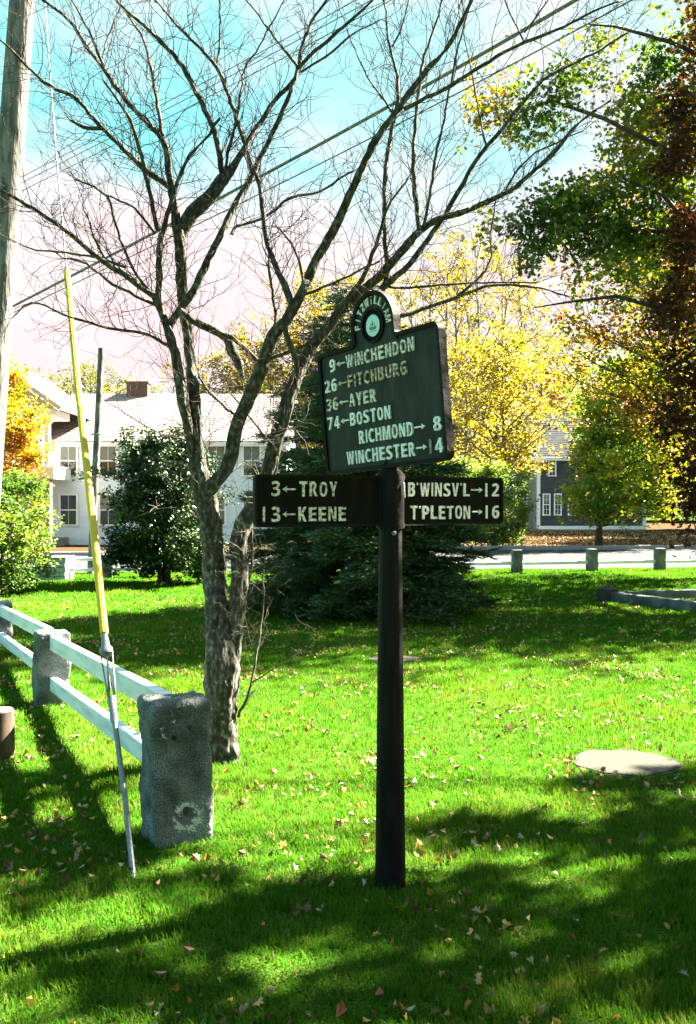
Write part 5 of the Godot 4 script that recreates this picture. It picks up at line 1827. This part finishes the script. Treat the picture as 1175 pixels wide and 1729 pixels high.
	for q in [[560, 60.0, 15.5, 3.4, 4.0, 1300, "yellow-olive tree rising behind the spruce top"], [480, 62.0, 13.0, 3.6, 3.0, 1300, "olive tree behind the forked limbs of the bare tree"], [410, 60.0, 11.5, 3.6, 3.0, 1500, "dull gold tree rising behind the white house roof end"]]:
		p = Vector3((q[0] - CX) * q[1] / F, -0.2, -q[1])
		tree("olive_tree", q[6], "tree", p, {"h": q[2], "r": 0.18, "cr": q[3], "c0": q[4], "limbs": 36, "subs": 6, "n": q[5], "leaf": 0.17, "pal": olive, "bark": M.grey_bark, "seed": 300 + q[0], "upright": 0.8, "sig": 0.35})
	for q in [[95, 66.0, 10.4, 2.6, "grey-green tree behind the white house beside the porch gable"], [150, 62.0, 10.6, 2.4, "green tree behind the white house roof and thin pole"], [200, 68.0, 10.4, 2.4, "thin green tree behind the white house beside the chimney"], [300, 66.0, 11.2, 2.8, "sparse bluish tree behind the white house roof"]]:
		p = Vector3((q[0] - CX) * q[1] / F, -0.28, -q[1])
		tree("backyard_tree", q[4], "tree", p, {"h": q[2], "r": 0.15, "cr": q[3], "c0": 4.0, "limbs": 30, "subs": 6, "n": 620 if q[0] != 300 else 160, "leaf": 0.16, "pal": [Color(0.06, 0.11, 0.05), Color(0.11, 0.16, 0.06), Color(0.2, 0.2, 0.05), Color(0.3, 0.24, 0.05)], "bark": M.grey_bark, "seed": 400 + q[0], "upright": 0.9, "sig": 0.35})
	# far row that closes the view
	for i in 16:
		var u := lerpf(-150, 1330, i / 15.0)
		if u > 40 and u < 420:
			continue
		var d := 88.0 + r.randf_range(-6, 8)
		p = Vector3((u - CX) * d / F, 0, -d)
		tree("far_tree", "far dull autumn tree closing the view behind the houses", "tree", p, {"h": r.randf_range(11, 15), "r": 0.2, "cr": 5.0, "c0": 0.8, "limbs": 34, "subs": 6, "n": 900, "leaf": 0.34, "pal": olive if i % 2 else lime, "bark": M.grey_bark, "seed": 500 + i, "upright": 0.7, "sig": 0.6}, "far trees behind the houses")
	for q in [[24.5, 46.0, 601, "tall green yard tree past the picture edge beside the dark house"], [24.0, 57.0, 602, "tall green tree behind the dark house past the picture edge"]]:
		tree("yard_tree", q[3], "tree", Vector3(q[0], 0, -q[1]), {"h": 14.0, "r": 0.35, "cr": 5.6, "c0": 3.5, "limbs": 50, "subs": 6, "n": 2600, "leaf": 0.3, "pal": green, "bark": M.dark_bark, "seed": q[2], "upright": 0.5, "sig": 0.6})
	tree("added_canopy_tree", "unseen tall green tree added behind the viewpoint to darken the near grass", "tree", Vector3(3.8, 0, 4.6), {"h": 12.5, "r": 0.4, "cr": 6.4, "c0": 6.2, "limbs": 60, "subs": 7, "n": 4200, "leaf": 0.27, "pal": green, "bark": M.dark_bark, "seed": 604, "upright": 0.5, "sig": 0.55})  # unseen tree added to block sky light over the foreground
	build_shade_tree(green)

# broad tree past the picture's edge: its boughs are found by following the shade on the near grass back towards the sun
func build_shade_tree(pal: Array) -> void:
	var base := Vector3(8.4, 0, -7.6)
	var root := thing("shade_tree", "broad green tree past the picture edge shading the near grass", "tree", base)
	var r := RandomNumberGenerator.new()
	r.seed = 61
	var s := Shape.new()
	s.tube(PackedVector3Array([base - Vector3(0, 0.1, 0), base + Vector3(0, 1, 0), base + Vector3(0.1, 3, 0.1), base + Vector3(-0.1, 5.5, 0.2), base + Vector3(0, 9, 0)]), PackedFloat32Array([0.4, 0.32, 0.28, 0.2, 0.08]), 14, Color.WHITE, 0.12, 2)
	var xf := []
	var cols := PackedColorArray()
	var shade := [[760, 1420, 0.25], [850, 1400, 0.3], [1060, 1420, 0.48], [1150, 1380, 0.5], [800, 1520, 0.36], [900, 1570, 0.36], [1150, 1520, 0.5], [700, 1600, 0.33], [1000, 1330, 0.18], [1080, 1325, 0.25], [1170, 1310, 0.33], [1170, 1640, 0.55], [830, 1700, 0.4],
		[620, 1520, 0.22], [550, 1515, 0.18], [470, 1550, 0.28], [380, 1575, 0.22], [300, 1500, 0.2], [200, 1450, 0.26], [100, 1440, 0.26], [20, 1420, 0.3], [60, 1510, 0.2], [150, 1340, 0.16], [40, 1320, 0.18], [600, 1690, 0.36], [300, 1690, 0.36], [100, 1650, 0.2], [1300, 1450, 0.7], [1300, 1600, 0.7], [1350, 1330, 0.5]]
	for q in shade:
		var g := on_ground(q[0], q[1])
		var hgt := r.randf_range(5.2, 8.2)
		var c: Vector3 = g + M.sunward * (hgt / M.sunward.y)
		var rad: float = q[2] * (0.38 if q[2] > 0.3 else 0.56)
		var a := base + Vector3(0, clampf(hgt - 2.6, 2.5, 6.5), 0)
		s.tube(bezier(a, a.lerp(c, 0.5) + Vector3(0, 0.5, 0), c, 5), taper(5, 0.045, 0.012), 5)
		for k in 4:
			s.tube(PackedVector3Array([c, c + Vector3(r.randfn(0, rad * 0.7), r.randfn(0, rad * 0.7), r.randfn(0, rad * 0.7))]), PackedFloat32Array([0.01, 0.003]), 4)
		blob(xf, cols, c, Vector3(rad, rad * 0.8, rad) * 1.15, int(rad * rad * 640.0) + 5, 0.125, pal, r, base)
	# upper crown, high enough that its shade falls behind us
	for i in 14:
		var c := base + Vector3(r.randf_range(-1.5, 2.5), r.randf_range(7.5, 10.0), r.randf_range(0.8, 3.5))
		s.tube(PackedVector3Array([base + Vector3(0, 6, 0), base.lerp(c, 0.6) + Vector3(0, 2.0, 0), c]), PackedFloat32Array([0.06, 0.04, 0.015]), 5)
		blob(xf, cols, c, Vector3(0.9, 0.7, 0.9), 40, 0.13, pal, r, base)
	put("trunk", s, M.dark_bark, root)
	copies("crown", M.lobed_clump, M.leaf, xf, cols, root)

# clear cyan sky that pales to a pinkish haze low down, with thin uneven cloud, whiter round the sun
func hazy_sky() -> ImageTexture:
	var nz := FastNoiseLite.new()
	nz.seed = 12
	nz.frequency = 2.6
	nz.fractal_octaves = 6
	var im := Image.create(1024, 512, false, Image.FORMAT_RGBF)
	var pink := Color(1.16, 0.86, 0.88)
	var cyan := Color(0.28, 0.98, 1.08)
	var blue := Color(0.34, 0.82, 1.02)
	var zenith := Color(0.06, 0.72, 1.08)
	var mid := Color(0.95, 0.97, 1.02)
	var white := Color(1.12, 1.08, 1.08)
	for j in 512:
		var el := PI * (0.5 - (j + 0.5) / 512.0)
		var y := maxf(sin(el), 0.0)
		for i in 1024:
			var a := TAU * (i + 0.5) / 1024.0
			var d := Vector3(sin(a) * cos(el), sin(el), -cos(a) * cos(el))
			var n := nz.get_noise_3d(d.x * 1.0, d.y * 2.4, d.z * 1.0)
			var t := smoothstep(0.17, 0.44, y + 0.16 * n)
			# the haze is warm towards the sun and bluer away from it
			var warm := smoothstep(-0.55, 0.12, Vector2(d.x, d.z).normalized().dot(Vector2(M.sunward.x, M.sunward.z).normalized()))
			var c := blue.lerp(pink, warm).lerp(mid.lerp(blue, 1.0 - warm), smoothstep(0.0, 0.55, t)).lerp(cyan, smoothstep(0.35, 1.0, t))
			c = c.lerp(zenith, smoothstep(0.5, 1.0, y))
			var veil := clampf(0.12 + 0.9 * nz.get_noise_3d(d.x * 2.1 + 5.0, d.y * 4.5, d.z * 2.1), 0.0, 0.5)
			var glow: float = smoothstep(0.35, 1.0, d.dot(M.sunward)) * 0.75
			c = c.lerp(white, clampf(veil + glow, 0.0, 0.9))
			im.set_pixel(i, j, c)
	return ImageTexture.create_from_image(im)

func _ready() -> void:
	rng.seed = 1
	patch.seed = 6
	patch.frequency = 0.06
	patch.fractal_octaves = 3
	# camera
	var cam := Camera3D.new()
	cam.name = "camera"
	add_child(cam)
	cam.position = Vector3(0, EYE, 0)
	cam.rotation = Vector3(-pitch_down, 0, 0)
	cam.fov = rad_to_deg(2.0 * atan(CY / F))
	cam.near = 0.1
	cam.far = 900.0
	cam.current = true
	# sky, sun, exposure
	var az := deg_to_rad(62.0)
	var el := deg_to_rad(42.0)
	M.sunward = Vector3(sin(az) * cos(el), sin(el), -cos(az) * cos(el))
	var sky_mat := PanoramaSkyMaterial.new()
	sky_mat.panorama = hazy_sky()
	var sky := Sky.new()
	sky.sky_material = sky_mat
	var env := Environment.new()
	env.background_mode = Environment.BG_SKY
	env.sky = sky
	env.background_energy_multiplier = 0.0655
	env.tonemap_mode = Environment.TONE_MAPPER_LINEAR
	env.tonemap_exposure = 16.5
	env.sdfgi_enabled = true
	env.ssao_enabled = true
	env.ssil_enabled = true
	var we := WorldEnvironment.new()
	we.name = "world_environment"
	we.environment = env
	add_child(we)
	var sun := DirectionalLight3D.new()
	sun.name = "sun"
	add_child(sun)
	sun.look_at_from_position(M.sunward * 60.0, Vector3.ZERO)
	sun.light_energy = 1.6
	sun.light_color = Color(1.0, 0.95, 0.86)
	sun.light_angular_distance = 0.5
	sun.shadow_enabled = true
	make_materials()
	M.twig = mat(Color(0.05, 0.044, 0.036), 0.9)
	M.twig.metallic_specular = 0.1
	M.sunlit_shoot = mat(Color(0.10, 0.09, 0.068), 0.85)  # twig colour made paler, with the sunlight painted in
	M.window_glass = mat(Color(0.02, 0.028, 0.03), 0.06)
	M.clump = clump_mesh(1, 9)
	M.lobed_clump = clump_mesh(2, 8, true)
	M.sprig = sprig_mesh(3)
	build_ground()
	build_white_house()
	build_dark_house()
	build_trees()
	build_spruce()
	build_oak()
	build_far_fence()
	build_poles()
	build_near_fence()
	build_bare_tree()
	build_small_stones()
	build_guy()
	build_sign()
	build_grass()
	build_fallen_leaves()
